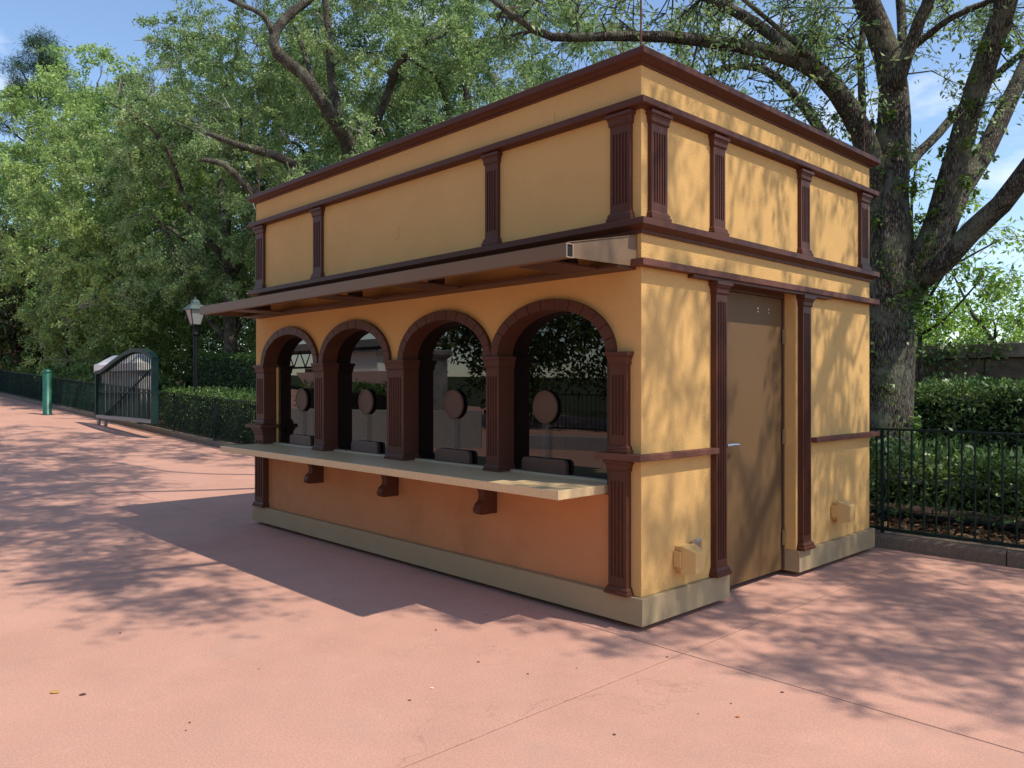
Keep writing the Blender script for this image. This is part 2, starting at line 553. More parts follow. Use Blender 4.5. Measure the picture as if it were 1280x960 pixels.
bed = sheet('planting_bed', xs, [3.70, 5, 9, 20, 60], 0.10, M['mulch'], 'mulched planting bed behind the kerb and railing')
kerb = empty('kerb', (0, 0, 0), kind='structure', label='exposed aggregate kerb under the iron railing')
for i in range(34):
    x0 = -80 + 2.7 * i - 0.42 * 0
    x1 = x0 + 2.69
    b = MB()
    n = 3
    vs = []
    prof = [(3.585, -0.05), (3.585, 0.10), (3.60, 0.128), (3.76, 0.13), (3.775, 0.115), (3.775, -0.05)]
    for q in range(n + 1):
        x = x0 + (x1 - x0) * q / n
        for y, z in prof: vs.append((x, y, T(x) + z))
    k = len(prof)
    fs = [(q * k + j, (q + 1) * k + j, (q + 1) * k + (j + 1) % k, q * k + (j + 1) % k) for q in range(n) for j in range(k)]
    fs += [tuple(range(k)), tuple(n * k + j for j in range(k))[::-1]]
    b.add(vs, fs)
    b.build('kerb_stone', M['kerb'], kerb)

# ------------------------------------------------------------ kiosk
K = empty('kiosk', (-2.6, 1.7, 0), label='yellow stucco ticket kiosk with brown trim and four arched windows', cat='kiosk')
class KP:      # children of the kiosk keep world coordinates
    pass
def kp(o):
    o.location = Vector(o.location) - K.location
    return o
def kbuild(b, name, m, bevel=0.003, **k):
    return kp(b.build(name, M[m], K, bevel=bevel, loc=(0, 0, 0), **k))
def kbox(name, m, *a, bevel=0.003, **k):
    b = MB(); b.box(*a)
    return kbuild(b, name, m, bevel, **k)
def sub(parent, b, name, m, bevel=0.0, smooth=False, **k):   # sub-part in world coordinates of a part at kiosk origin
    return b.build(name, M[m], parent, bevel=bevel, smooth=smooth, **k)

XL, XR, YF, YB = -5.17, -0.03, 0.03, 3.38
# plinth (raised off the paving on a dark skid)
kbox('skid', 'black', XL + .12, XR - .30, YF + .12, YB - .06, 0.001, 0.10, bevel=0)
b = MB()
b.prism([(-5.2, 0), (0, 0), (0, 0.985), (-.16, .985), (-.16, 1.995), (0, 1.995), (0, 3.43), (-5.2, 3.43)], 0.036, 0.202, 'z')
kbuild(b, 'plinth', 'plinth', 0.004)
# side wall (towards +x) with the door opening
b = MB()
b.box(-.235, XR, YF, .985, .203, 2.44)
b.box(-.30, XR, 1.995, YB, .203, 2.44)
b.box(-.30, XR, .985, 1.995, 2.225, 2.44)
kbuild(b, 'side_wall', 'yellow', 0.004)
b = MB()
b.box(XL, XR - .002, YB - .2, YB - .001, .203, 2.44); b.box(XL, XL + .2, YF + .002, YB - .2, .203, 2.44)
kbuild(b, 'rear_wall', 'yellow', 0.003)
kbox('upper_wall', 'yellow', XL, XR, YF, YB, 2.44, 3.47, bevel=0.004)
# lower front: orange panel between the outer pilasters, yellow strips at the corners
kbox('front_panel', 'orange', -5.06, -.14, .045, .25, .203, .80, bevel=0)
kbox('corner_strip', 'yellow', XL + .001, -5.06, YF + .001, .25, .203, 1.70, bevel=0.002)
kbox('corner_strip', 'yellow', -.135, XR - .26 + .001 + .25, YF + .0015, .29, .2035, 1.70, bevel=0)
# front wall over the arches
AR = [(-4.415, .585), (-3.22, .58), (-1.94, .575), (-.787, .575)]
BO, ZS, RING = .372, 1.70, .075
ztop = 2.44
b = MB()
NB = 24
def ell(c, a, bb, i): 
    th = math.pi * (1 - i / NB)
    return (c + a * math.cos(th), ZS + bb * math.sin(th))
xprev = XL
for c, a in AR:
    a2, b2 = a - .03, BO - .03
    x0, x1 = c - a2, c + a2
    if x0 > xprev + .001:
        b.add([(xprev, YF, ZS), (x0, YF, ZS), (x0, YF, ztop), (xprev, YF, ztop)], [(0, 1, 2, 3)])
    for i in range(NB):
        p, q = ell(c, a2, b2, i), ell(c, a2, b2, i + 1)
        b.add([(p[0], YF, p[1]), (q[0], YF, q[1]), (q[0], YF, ztop), (p[0], YF, ztop)], [(0, 1, 2, 3)])
        b.add([(p[0], YF, p[1]), (q[0], YF, q[1]), (q[0], YF + .14, q[1]), (p[0], YF + .14, p[1])], [(0, 1, 2, 3)])
    xprev = x1
b.add([(xprev, YF - .0005, ZS), (XR - .001, YF - .0005, ZS), (XR - .001, YF - .0005, ztop), (xprev, YF - .0005, ztop)], [(0, 1, 2, 3)])
kbuild(b, 'front_wall', 'yellow', 0)
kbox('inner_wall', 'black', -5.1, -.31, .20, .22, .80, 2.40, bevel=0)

# windows: brown reveal and archivolt, voussoirs, dark pane
PIL = [(-5.107, -4.904), (-3.879, -3.701), (-2.667, -2.427), (-1.408, -1.27), (-.253, -.102)]   # faces A..E
for wi, (c, a) in enumerate(AR):
    ai, bi = a - RING, BO - RING
    b = MB()
    NA = 28
    for i in range(NA):
        th0, th1 = math.pi * (1 - i / NA), math.pi * (1 - (i + 1) / NA)
        pts = []
        for th in (th0, th1):
            for aa, bb in ((a - .012, BO - .012), (ai, bi)):
                for y in (.012, .158):
                    pts.append((c + aa * math.cos(th), y, ZS + bb * math.sin(th)))
        # pts: o0f o0b i0f i0b o1f o1b i1f i1b
        b.add(pts, [(0, 4, 6, 2), (2, 6, 7, 3), (1, 3, 7, 5), (0, 1, 5, 4)])
    w = kbuild(b, 'window', 'brown', 0, label=['window frame at the far left end of the counter', 'window frame second from the left', 'window frame third from the left', 'window frame nearest the door corner'][wi])
    NV = 13
    for k in range(NV):
        g = 0.006
        t0 = math.pi * k / NV + g; t1 = math.pi * (k + 1) / NV - g
        v = MB()
        n = 3
        vs = []
        for q in range(n + 1):
            th = t0 + (t1 - t0) * q / n
            for aa, bb in ((a, BO), (ai + .002, bi + .002)):
                for y in (-.004 - .003 * ((k * 7 + wi) % 3) / 3, .026):
                    vs.append((c + aa * math.cos(th), y, ZS + bb * math.sin(th)))
        fs = []
        for q in range(n):
            o = 4 * q
            fs += [(o, o + 4, o + 6, o + 2), (o + 1, o + 3, o + 7, o + 5), (o, o + 1, o + 5, o + 4), (o + 2, o + 6, o + 7, o + 3)]
        fs += [(0, 2, 3, 1), (4 * n, 4 * n + 1, 4 * n + 3, 4 * n + 2)]
        v.add(vs, fs)
        sub(w, v, 'voussoir', 'brown')
    p = MB()
    xl, xr = c - ai - .01, c + ai + .01
    pts = [(xl, .86)] + [(c + (ai + .01) * math.cos(math.pi * (1 - i / 24)), ZS + (bi + .01) * math.sin(math.pi * (1 - i / 24))) for i in range(25)] + [(xr, .86)]
    p.prism(pts, .15, .156, 'y')
    sub(w, p, 'pane', 'pane')
    s = MB(); s.box(PIL[wi][1], PIL[wi + 1][0], .095, .149, .855, .882)
    kbuild(s, 'sill', 'sill', 0.002)
s = MB(); s.box(-4.902, -4.893, .128, .149, .882, 1.70); kbuild(s, 'window_trim', 'yellow', 0.001)


def frust(b, w, d, prof):
    """profile of (z, out) round the three free sides of a shaft w wide and d deep (front at y=-d, wall at y=0)"""
    b.loft([(-w / 2 - e, w / 2 + e, -d - e, 0.0, z) for z, e in prof])


def pilaster(x, y, z0, z1, w, d, rz, nfl=5, cap=.085, base=.06, capout=.035, back=.02, plain=.06, shaftback=0.0):
    """fluted pilaster part, local front = -y"""
    b = MB()
    zc, zb = z1 - cap, z0 + base
    gd = .007
    b.box(-w / 2, w / 2, -d + gd, shaftback, z0 + .002, z1 - .002)
    b.box(-w / 2, w / 2, -d, -d + gd, z0 + .002, zb + plain)
    b.box(-w / 2, w / 2, -d, -d + gd, zc - plain, z1 - .002)
    m = w * .14
    inner = w - 2 * m
    gw = inner / (nfl + (nfl - 1) * .55)
    fw = gw * .55
    edges = [(-w / 2, -w / 2 + m)] + [(-w / 2 + m + k * (gw + fw) + gw, -w / 2 + m + (k + 1) * (gw + fw)) for k in range(nfl - 1)] + [(w / 2 - m, w / 2)]
    for e0, e1 in edges: b.box(e0, e1, -d, -d + gd, zb + plain, zc - plain)
    o = kp(b.build('pilaster', M['brown'], K, loc=(x, y, 0), rz=rz))
    c = MB()
    h = cap
    frust(c, w, d, [(zc, .003), (zc + h * .12, .010), (zc + h * .16, .008), (zc + h * .42, .010), (zc + h * .60, capout * .62), (zc + h * .66, capout * .60), (zc + h * .72, capout), (z1 - .001, capout)])
    c.build('capital', M['brown'], o)
    c = MB()
    h = base
    frust(c, w, d, [(z0 + .001, capout * .8), (z0 + h * .35, capout * .8), (z0 + h * .42, capout * .55), (z0 + h * .7, capout * .5), (z0 + h * .98, .003)])
    c.build('pilaster_base', M['brown'], o)
    return o


# piers between the windows on the counter (deep, back to the glass)
CT = .868   # counter top
for i, (x0, x1) in enumerate(PIL):
    cx, w = (x0 + x1) / 2, x1 - x0
    if i in (1, 2, 3):
        pilaster(cx, .148, CT, 1.70, w, .153, 0, nfl=(4 if i != 2 else 7), cap=.085, base=.05, capout=.022)
    else:
        pilaster(cx, .148 if i == 0 else .06, 1.075, 1.70, w - .02, .153 if i == 0 else .07, 0, nfl=4, cap=.085, base=.05, capout=.025)
        o = pilaster(cx, .06, .203, 1.032, w - .01, .078, 0, nfl=4, cap=.07, base=.05, capout=.025)
        if i == 0:
            kbox('pier', 'brown', x0 + .005, x1 - .005, .061, .148, CT, 1.03)
        else:
            kbox('pier', 'brown_dark', -.29, x0 + .006, .02, .148, CT, 1.70)

# front and side ledges at elbow height
b = MB(); b.box(-.325, .034, -.062, .0295, 1.034, 1.073); b.box(XR - .001, .034, .0295, .80, 1.034, 1.073)
kbuild(b, 'ledge', 'ledgebrown', 0.004)
b = MB(); b.box(XR - .001, .034, 2.22, 3.445, 1.034, 1.073)
kbuild(b, 'ledge', 'ledgebrown', 0.004)
b = MB(); b.box(-5.235, -4.87, -.062, .16, 1.034, 1.073)
kbuild(b, 'ledge', 'brown', 0.004)

# counter, brackets
kbox('counter', 'counter', -5.02, -.288, -.43, .148, .812, CT, bevel=0.004)
for x in (-3.82, -2.60, -1.375):
    b = MB()
    poly = [(.045, .811), (-.20, .811), (-.20, .790), (-.185, .775), (-.12, .765), (-.085, .735), (-.075, .69), (-.085, .66), (-.115, .635), (-.13, .60), (-.125, .575), (-.10, .562), (.045, .562)]
    b.prism(poly, x - .035, x + .035, 'x')
    kbuild(b, 'bracket', 'brown', 0.003)

# mouldings
def mould(name, prof, m='brown'):
    b = MB(); b.ring(XL, XR, YF, YB, prof); return kbuild(b, name, m, 0)
mould('cornice', [(-.01, 3.436), (.010, 3.436), (.014, 3.446), (.034, 3.452), (.050, 3.466), (.064, 3.472), (.070, 3.478), (.070, 3.515), (.064, 3.520), (-.03, 3.520), (-.03, 3.43)])
mould('upper_moulding', [(-.01, 3.172), (.018, 3.172), (.026, 3.180), (.058, 3.184), (.062, 3.19), (.062, 3.224), (.056, 3.229), (-.01, 3.232)])
mould('lower_moulding', [(-.01, 2.415), (.014, 2.415), (.018, 2.435), (.040, 2.448), (.058, 2.458), (.064, 2.462), (.064, 2.498), (.058, 2.503), (-.01, 2.506)])
kbox('roof', 'metaldark', XL - .03, XR + .03, YF - .03, YB + .03, 3.471, 3.516, bevel=0)
# lintel band: wraps the near corner, runs the side
b = MB(); b.box(XR - .001, .034, .0295, 3.445, 2.212, 2.256); b.box(-.135, .034, -.034, .0293, 2.212, 2.256)
kbuild(b, 'lintel', 'ledgebrown', 0.004)
b = MB(); b.box(XR - .001, .018, .52, 2.50, 2.19, 2.2115)
kbuild(b, 'lintel', 'brown', 0.003)

# upper pilasters, front then side
for cx, w, n in ((-.172, .155, 5), (-1.358, .135, 4), (-3.835, .155, 4), (-5.04, .18, 4)):
    pilaster(cx, YF + .002, 2.507, 3.171, w, .030, 0, nfl=n, cap=.075, base=.055, capout=.024, plain=.05)
for cy, w in ((.178, .165), (.858, .145), (2.10, .15), (3.22, .16)):
    pilaster(XR - .002, cy, 2.507, 3.171, w, .030, R(90), nfl=5, cap=.075, base=.055, capout=.024, plain=.05)
# door pilasters
for cy in (.862, 2.095):
    pilaster(XR - .002, cy, .206, 2.189, .135, .045, R(90), nfl=5, cap=.085, base=.06, capout=.03, plain=.05)
# door
XD = -.135
dr = kbox('door', 'door', XD - .05, XD, 1.03, 1.965, .045, 2.165, bevel=0.002)
b = MB(); b.box(XD - .06, XD + .012, .986, 1.994, 2.168, 2.216); b.box(XD - .06, XD + .012, .986, 1.026, .045, 2.168); b.box(XD - .06, XD + .012, 1.969, 1.994, .045, 2.168)
kbuild(b, 'door_frame', 'doorframe', 0.002)
b = MB(); b.box(XD - .3, XD - .045, .985, 1.995, .023, .043)
kbuild(b, 'threshold', 'metaldark', 0)
K_off = -Vector(K.location)
def dsub(bm_, name, m, **k):
    return sub(dr, bm_, name, m, **k)
for z in (.30, 1.09, 1.87):
    b = MB(); b.box(XD + .0125, XD + .024, 1.957, 1.985, z - .058, z + .058)
    hp = dsub(b, 'hinge', 'steel')
b = MB(); b.tube([(XD, 1.10, 1.065), (XD + .05, 1.10, 1.065)], .012, 8); b.tube([(XD + .05, 1.085, 1.065), (XD + .054, 1.16, 1.068), (XD + .052, 1.24, 1.064)], [.014, .012, .011], 8)
b.lathe([(.001, 0), (.001, .001)], (0, 0), 3) if False else None
dsub(b, 'handle', 'steel')
b = MB(); b.box(XD + .0005, XD + .008, 1.085, 1.15, .92, 1.12); b.box(XD + .008, XD + .014, 1.088, 1.112, .93, .96)
dsub(b, 'lock_plate', 'steel')
for y in (1.60, 1.76):
    for z in (2.045, 2.07):
        b = MB(); b.tube([(XD, y, z), (XD + .004, y, z)], .006, 8)
        dsub(b, 'screw', 'steel')

# canopy over the windows
b = MB()
x0, x1, y0, y1, z0, z1, t = -5.10, -.06, -.61, -.555, 2.203, 2.281, .005
b.box(x0, x1, y0, y0 + t, z0, z1); b.box(x0, x1, y1 - t, y1, z0, z1)
b.box(x0, x1, y0 + t, y1 - t, z0, z0 + t); b.box(x0, x1, y0 + t, y1 - t, z1 - t, z1)
cb = kbuild(b, 'canopy', 'metalbrown', 0)
def csub(bm_, name, m, **k): return sub(cb, bm_, name, m, **k)
b = MB(); b.add([(-5.10, -.60, 2.283), (-.055, -.60, 2.283), (-.055, .03, 2.405), (-5.10, .03, 2.405), (-5.10, -.60, 2.288), (-.055, -.60, 2.288), (-.055, .03, 2.411), (-5.10, .03, 2.411)],
              [(0, 1, 2, 3), (4, 5, 6, 7), (0, 1, 5, 4), (1, 2, 6, 5), (2, 3, 7, 6), (3, 0, 4, 7)])
csub(b, 'roof_sheet', 'metalbrown')
for x in (-.066, -5.10):
    b = MB(); b.prism([(-.554, 2.205), (.0285, 2.215), (.0285, 2.404), (-.554, 2.288)], x, x + .006, 'x')
    csub(b, 'end_plate', 'metalbrown')
b = MB(); b.box(-5.09, -.07, -.15, .0285, 2.197, 2.2145)
csub(b, 'ledger', 'metaldark')
b = MB(); b.add([(-5.09, -.55, 2.268), (-.07, -.55, 2.268), (-.07, .02, 2.378), (-5.09, .02, 2.378)], [(0, 1, 2, 3)])
csub(b, 'soffit', 'soffit')
for x in (-.49, -1.78, -2.86, -4.48):
    b = MB(); b.box(x, x + .27, -.554, -.151, 2.199, 2.2115); rf = csub(b, 'rafter', 'metaldark')
    b = MB(); b.box(x + .1, x + .19, -.33, -.24, 2.2125, 2.30); csub(b, 'rafter_post', 'metaldark')
    b = MB(); b.box(x - .004, x + .0, -.554, -.02, 2.195, 2.2125); csub(b, 'rafter_edge', 'metalbrown')
b = MB(); b.box(-.0605, -.0555, -.6105, -.5545, 2.2025, 2.2075); b.box(-.0605, -.0555, -.6105, -.5545, 2.277, 2.282); b.box(-.0605, -.0555, -.6105, -.6055, 2.2075, 2.277); b.box(-.0605, -.0555, -.5595, -.5545, 2.2075, 2.277)
csub(b, 'cut_edge', 'metaledge')
b = MB(); b.box(-5.09, -.0605, -.604, -.561, 2.209, 2.275)
csub(b, 'tube_shade_block', 'black')  # black box standing in for the shade inside the open tube

# small fittings
for (y, z, s) in ((.44, .395, 1.0), (2.68, .45, .95)):
    b = MB(); b.box(XR, XR + .045, y - .06 * s, y + .06 * s, z - .085 * s, z + .075 * s)
    ob = kbuild(b, 'outlet_box', 'yplastic', 0.006)
    b = MB()
    zz = z - .005
    vs = [(XR + .046, y - .07, zz - .095), (XR + .046, y + .07, zz - .095), (XR + .046, y + .07, zz + .085), (XR + .046, y - .07, zz + .085),
          (XR + .062, y - .07, zz - .095), (XR + .062, y + .07, zz - .095), (XR + .062, y + .07, zz + .085), (XR + .062, y - .07, zz + .085),
          (XR + .15, y - .05, zz - .075), (XR + .15, y + .05, zz - .075), (XR + .15, y + .05, zz + .052), (XR + .15, y - .05, zz + .052)]
    b.add(vs, [(0, 1, 5, 4), (1, 2, 6, 5), (2, 3, 7, 6), (3, 0, 4, 7), (4, 5, 9, 8), (5, 6, 10, 9), (6, 7, 11, 10), (7, 4, 8, 11), (8, 9, 10, 11), (3, 2, 1, 0)])
    sub(ob, b, 'box_cover', 'yplastic', bevel=.004)
    b = MB(); b.box(XR + .005, XR + .055, y - .082, y - .0705, zz - .05, zz + .05)
    sub(ob, b, 'hinge', 'yplastic')
b = MB(); b.box(XR, XR + .03, .545, .635, .375, .475); b.tube([(XR + .036, .555, .485), (XR + .036, .63, .485)], .006, 6)
kbuild(b, 'outlet_plate', 'steel', 0.003)
b = MB(); b.box(XR, XR + .004, .69, .755, .345, .455)
kbuild(b, 'cover_plate', 'yplastic', 0.001)
for (x, z, w, h) in ((-.78, 3.285, .028, .045), (-2.57, 2.77, .026, .05)):
    b = MB(); b.box(x - w, x + w, YF - .004, YF, z - h, z + h)
    kbuild(b, 'cover_plate', 'yellow', 0.001)
for x, y in ((-.04, .04), (-5.14, .05), (-.06, 3.34)):
    b = MB(); b.tube([(x, y, 3.52), (x, y, 4.02 if x > -1 and y < 1 else 3.93)], .006, 6); b.lathe([(.02, 3.525), (.02, 3.535), (.008, 3.56)], (x, y), 8)
    kbuild(b, 'lightning_rod', 'ledgebrown', 0)

# speaking discs on clear stems and rounded pass-through covers on each window
DX = [-4.36, -3.19, -1.94, -.937]
for i, x in enumerate(DX):
    b = MB()
    n = 32
    prof = [(.112, 0), (.116, -.006), (.116, -.018), (.110, -.024), (.098, -.024), (.094, -.019), (.001, -.019)]
    vs = []; fs = []
    for r, y in prof:
        for k in range(n):
            a_ = 2 * math.pi * k / n
            vs.append((x + r * math.cos(a_), .142 + y, 1.340 + r * math.sin(a_)))
    for q in range(len(prof) - 1):
        for k in range(n):
            j = (k + 1) % n
            fs.append((q * n + k, q * n + j, (q + 1) * n + j, (q + 1) * n + k))
    fs.append(tuple(range(n)))
    b.add(vs, fs)
    d = kbuild(b, 'speaking_disc', 'disc', 0)
    b = MB(); b.box(x - .032, x + .032, .128, .142, .97, 1.235)
    sub(d, b, 'clear_stem', 'clear')
    b = MB()
    hw, zt, zb_, rr = .215, .982, .884, .035
    pts = [(x - hw, zb_), (x + hw, zb_)] + [(x + hw - rr + rr * math.cos(t_), zt - rr + rr * math.sin(t_)) for t_ in [math.pi / 2 * k / 6 for k in range(7)]] + \
          [(x - hw + rr + rr * math.cos(t_), zt - rr + rr * math.sin(t_)) for t_ in [math.pi / 2 + math.pi / 2 * k / 6 for k in range(7)]]
    b.prism(pts, .108, .140, 'y')
    kbuild(b, 'pass_cover', 'cover', 0.003)

# ------------------------------------------------------------ iron railing
pk = MB(); pk.tube([(0, 0, 0), (0, 0, .93)], .0095, 6)
PKM = pk.mesh('picket', M['ironblack'])
PKG = pk.mesh('picket', M['irongreen'])
def fence(xa, xb, y, label, step=.1025, z_off=.155, m='ironblack'):
    f = empty('iron_fence', ((xa + xb) / 2, y, T((xa + xb) / 2)), label=label, cat='fence', group='dark iron railings on the kerb')
    n = int(round((xb - xa) / step))
    for i in range(n + 1):
        x = xa + i * step
        o = link('picket', PKM if m == 'ironblack' else PKG, f, (x - f.location.x, 0, T(x) + z_off - f.location.z))
    k = max(2, int((xb - xa) / 1.5))
    for nm, z, hw, hh in (('top_rail', z_off + .93, .018, .009), ('bottom_rail', z_off + .012, .016, .013)):
        b = MB(); vs = []; fs = []
        for i in range(k + 1):
            x = xa + (xb - xa) * i / k
            for dy, dz in ((-hw, -hh), (hw, -hh), (hw, hh), (-hw, hh)): vs.append((x - f.location.x, dy, T(x) + z + dz - f.location.z))
        for i in range(k):
            for j in range(4): fs.append((4 * i + j, 4 * i + 4 + j, 4 * i + 4 + (j + 1) % 4, 4 * i + (j + 1) % 4))
        fs += [(0, 1, 2, 3), (4 * k + 3, 4 * k + 2, 4 * k + 1, 4 * k)]
        b.add(vs, fs); b.build(nm, M[m], f)
    npost = int((xb - xa) / 2.46)
    for i in range(npost + 1):
        x = xa + i * 2.46 + .05
        b = MB(); b.box(-.012, .012, -.012, .012, .10, z_off + .93)
        b.build('post', M[m], f, loc=(x - f.location.x, 0, T(x) - f.location.z))
fence(-.078 - .1025 * 216, -.078 + .1025 * 40, 3.66, 'black iron railing on the kerb behind the kiosk, running left to the open gate')
fence(-50.0, -22.35, 3.66, m='irongreen', label='dark green iron railing climbing the slope left of the open gate')

# ------------------------------------------------------------ gate
G = empty('sliding_gate', (-19.2, 3.1, T(-19.2)), label='tall dark green iron gate leaf with arched top, rolled open before the railing', cat='gate')
gx0, gx1 = -21.5, -16.95
def gtop(x):
    t = (x - gx0) / (gx1 - gx0)
    pts = [(0, 1.86), (.12, 1.90), (.25, 2.04), (.4, 2.20), (.55, 2.34), (.70, 2.41), (.82, 2.39), (.92, 2.29), (1.0, 2.15)]
    for (a0, b0), (a1, b1) in zip(pts, pts[1:]):
        if t <= a1 + 1e-6:
            s_ = (t - a0) / (a1 - a0); return b0 + (b1 - b0) * s_
    return pts[-1][1]
gz0 = .56
def gb(b, name, m, **k):
    o = b.build(name, M[m], G, **k); o.location = -Vector(G.location); return o
N = 26
b = MB(); vs = []; fs = []
for i in range(N + 1):
    x = gx0 + (gx1 - gx0) * i / N
    z = gtop(x)
    for y, zz in ((3.02, z - .10), (3.18, z - .10), (3.18, z), (3.02, z)): vs.append((x, y, zz))
for i in range(N):
    for j in range(4): fs.append((4 * i + j, 4 * i + 4 + j, 4 * i + 4 + (j + 1) % 4, 4 * i + (j + 1) % 4))
fs += [(0, 1, 2, 3), (4 * N + 3, 4 * N + 2, 4 * N + 1, 4 * N)]
b.add(vs, fs); gb(b, 'top_rail', 'irongreen')
b = MB(); b.box(gx1 - .08, gx1, 3.02, 3.18, gz0 - .04, gtop(gx1) - .101); gb(b, 'end_post', 'irongreen', bevel=.008)
b = MB(); b.box(gx0, gx0 + .10, 3.03, 3.17, gz0, gtop(gx0) - .05); gb(b, 'end_post', 'irongreen', bevel=.008)
b = MB(); b.box(gx0 + .1, gx1 - .081, 3.03, 3.17, gz0 - .02, gz0 + .07); gb(b, 'bottom_rail', 'gatepale', bevel=.006)
for z in (1.28, 1.83):
    b = MB(); b.box(gx0 + .1, gx1 - .081, 3.09, 3.12, z - .02, z + .02); gb(b, 'mid_rail', 'irongreen')
b = MB(); b.tube([(gx0 + .6, 3.13, gz0 + .07), (gx1 - .1, 3.13, gtop(gx1) - .2)], .028, 6); gb(b, 'brace', 'ironblack')
np_ = 34
for i in range(np_):
    x = gx0 + .15 + (gx1 - gx0 - .28) * i / (np_ - 1)
    b = MB(); b.box(x - .011, x + .011, 3.085, 3.11, gz0 + .071, gtop(x) - .101); gb(b, 'picket', 'ironblack')
for x in (gx0 + .15, gx0 + .75):
    b = MB(); n = 14
    r_ = .085; zc = T(x) + r_
    b.prism([(x + r_ * math.cos(2 * math.pi * k / n), zc + r_ * math.sin(2 * math.pi * k / n)) for k in range(n)], 3.07, 3.13, 'y')
    gb(b, 'wheel', 'gatepale')

# gate pillar: long pale pier with a hipped cap
Pp = empty('gate_pillar', (-22.4, 4.32, T(-22)), label='pale rendered gate pillar with a hipped cap, seen through the gate bars', cat='pillar')
z_ = T(-22)
b = MB(); b.box(-2.5, 1.2, -.2, .2, 0, 1.50); b.build('shaft', M['pillarface'], Pp)
b = MB(); b.box(-2.51, -1.4, -.21, -.2005, 0, 1.50); b.build('lit_look_face', M['white'], Pp)  # white sheet giving the pillar's left end its sunlit look by colour
b = MB(); b.loft([(-2.7, 1.30, -.30, .30, 1.502), (-2.7, 1.30, -.30, .30, 1.74), (-2.6, 1.2, -.25, .25, 1.77), (-1.6, .9, -.06, .06, 2.02)]); b.build('cap', M['white'], Pp, bevel=.01)

# ------------------------------------------------------------ bollard
B = empty('bollard', (-25.4, 2.75, T(-25.4)), label='tall green bollard with a rounded top in front of the left railing', cat='bollard')
b = MB(); b.lathe([(.155, 0), (.155, .02), (.125, .04), (.125, 1.34)], n=20); b.build('post', M['bollard'], B, smooth=True)
b = MB(); b.lathe([(.130, 1.33), (.132, 1.35), (.125, 1.39), (.095, 1.43), (.05, 1.455), (.005, 1.46)], n=20); b.build('cap', M['bollard'], B, smooth=True)

# ------------------------------------------------------------ street lamps
def lamp(x, y, label):
    L = empty('street_lamp', (x, y, T(x) + .1), label=label, cat='street lamp', group='black lantern lamp posts in the bed')
    b = MB(); b.lathe([(.14, 0), (.14, .10), (.11, .13), (.10, .30), (.075, .36), (.06, .80), (.055, .82), (.052, 2.45), (.07, 2.47), (.085, 2.50), (.07, 2.54), (.05, 2.56), (.045, 2.72), (.06, 2.74)], n=14)
    b.build('post', M['lampblack'], L, smooth=False)
    g = MB(); g.loft([(-.10, .10, -.10, .10, 2.76), (-.19, .19, -.19, .19, 3.14)])
    ln = g.build('lantern', M['lampglass'], L)
    b = MB()
    for sx in (-1, 1):
        for sy in (-1, 1):
            b.tube([(sx * .103, sy * .103, 2.74), (sx * .195, sy * .195, 3.15)], .014, 5)
    b.loft([(-.12, .12, -.12, .12, 2.73), (-.12, .12, -.12, .12, 2.762)])
    b.build('lantern_frame', M['lampblack'], ln)
    b = MB(); b.loft([(-.23, .23, -.23, .23, 3.14), (-.23, .23, -.23, .23, 3.165), (-.15, .15, -.15, .15, 3.26), (-.09, .09, -.09, .09, 3.30), (-.08, .08, -.08, .08, 3.37), (-.045, .045, -.045, .045, 3.41)])
    b.lathe([(.02, 3.41), (.035, 3.44), (.015, 3.465), (.005, 3.50)], n=8)
    b.build('lantern_roof', M['lamproof'], ln)
lamp(-17.9, 4.45, 'black street lamp with glass lantern standing behind the railing right of the gate')
lamp(-30.4, 4.6, 'black lamp post left of the gate, its lantern lost in the leaves')

# ------------------------------------------------------------ vegetation
def unit(a):
    return a / np.maximum(np.linalg.norm(a, axis=-1, keepdims=True), 1e-9)


def leaf_mesh(name, P, D, L, Wd, m, up=0.35, fold=0.12):
    """P base points, D directions, L lengths, Wd width ratio -> folded leaf quads"""
    n = len(P)
    D = unit(D)
    r = rng.normal(size=(n, 3)); r[:, 2] += up * 2.2
    Nn = unit(r - D * np.sum(r * D, axis=1, keepdims=True))
    Sd = np.cross(D, Nn)
    L = np.asarray(L).reshape(-1, 1) * np.ones((n, 1))
    w = L * Wd
    V = np.empty((n, 4, 3), dtype=np.float32)
    V[:, 0] = P
    V[:, 1] = P + D * L * .45 + Sd * w * .5 + Nn * w * fold
    V[:, 2] = P + D * L - Nn * L * .08
    V[:, 3] = P + D * L * .45 - Sd * w * .5 + Nn * w * fold
    me = bpy.data.meshes.new(name)
    me.vertices.add(4 * n); me.vertices.foreach_set('co', V.ravel())
    me.loops.add(4 * n); me.loops.foreach_set('vertex_index', np.arange(4 * n, dtype=np.int32))
    me.polygons.add(n); me.polygons.foreach_set('loop_start', np.arange(0, 4 * n, 4, dtype=np.int32))
    me.update(calc_edges=True)
    me.materials.append(m)
    return me


def smooth_line(pts, step=0.35):
    """Catmull-Rom through (x,y,z,r) points"""
    P = [np.array(p, float) for p in pts]
    P = [2 * P[0] - P[1]] + P + [2 * P[-1] - P[-2]]
    out = []
    for i in range(1, len(P) - 2):
        a, b, c, d = P[i - 1:i + 3]
        n = max(2, int(np.linalg.norm(c[:3] - b[:3]) / step))
        for k in range(n):
            t = k / n
            out.append(.5 * ((2 * b) + (-a + c) * t + (2 * a - 5 * b + 4 * c - d) * t * t + (-a + 3 * b - 3 * c + d) * t ** 3))
    out.append(P[-2])
    return np.array(out)


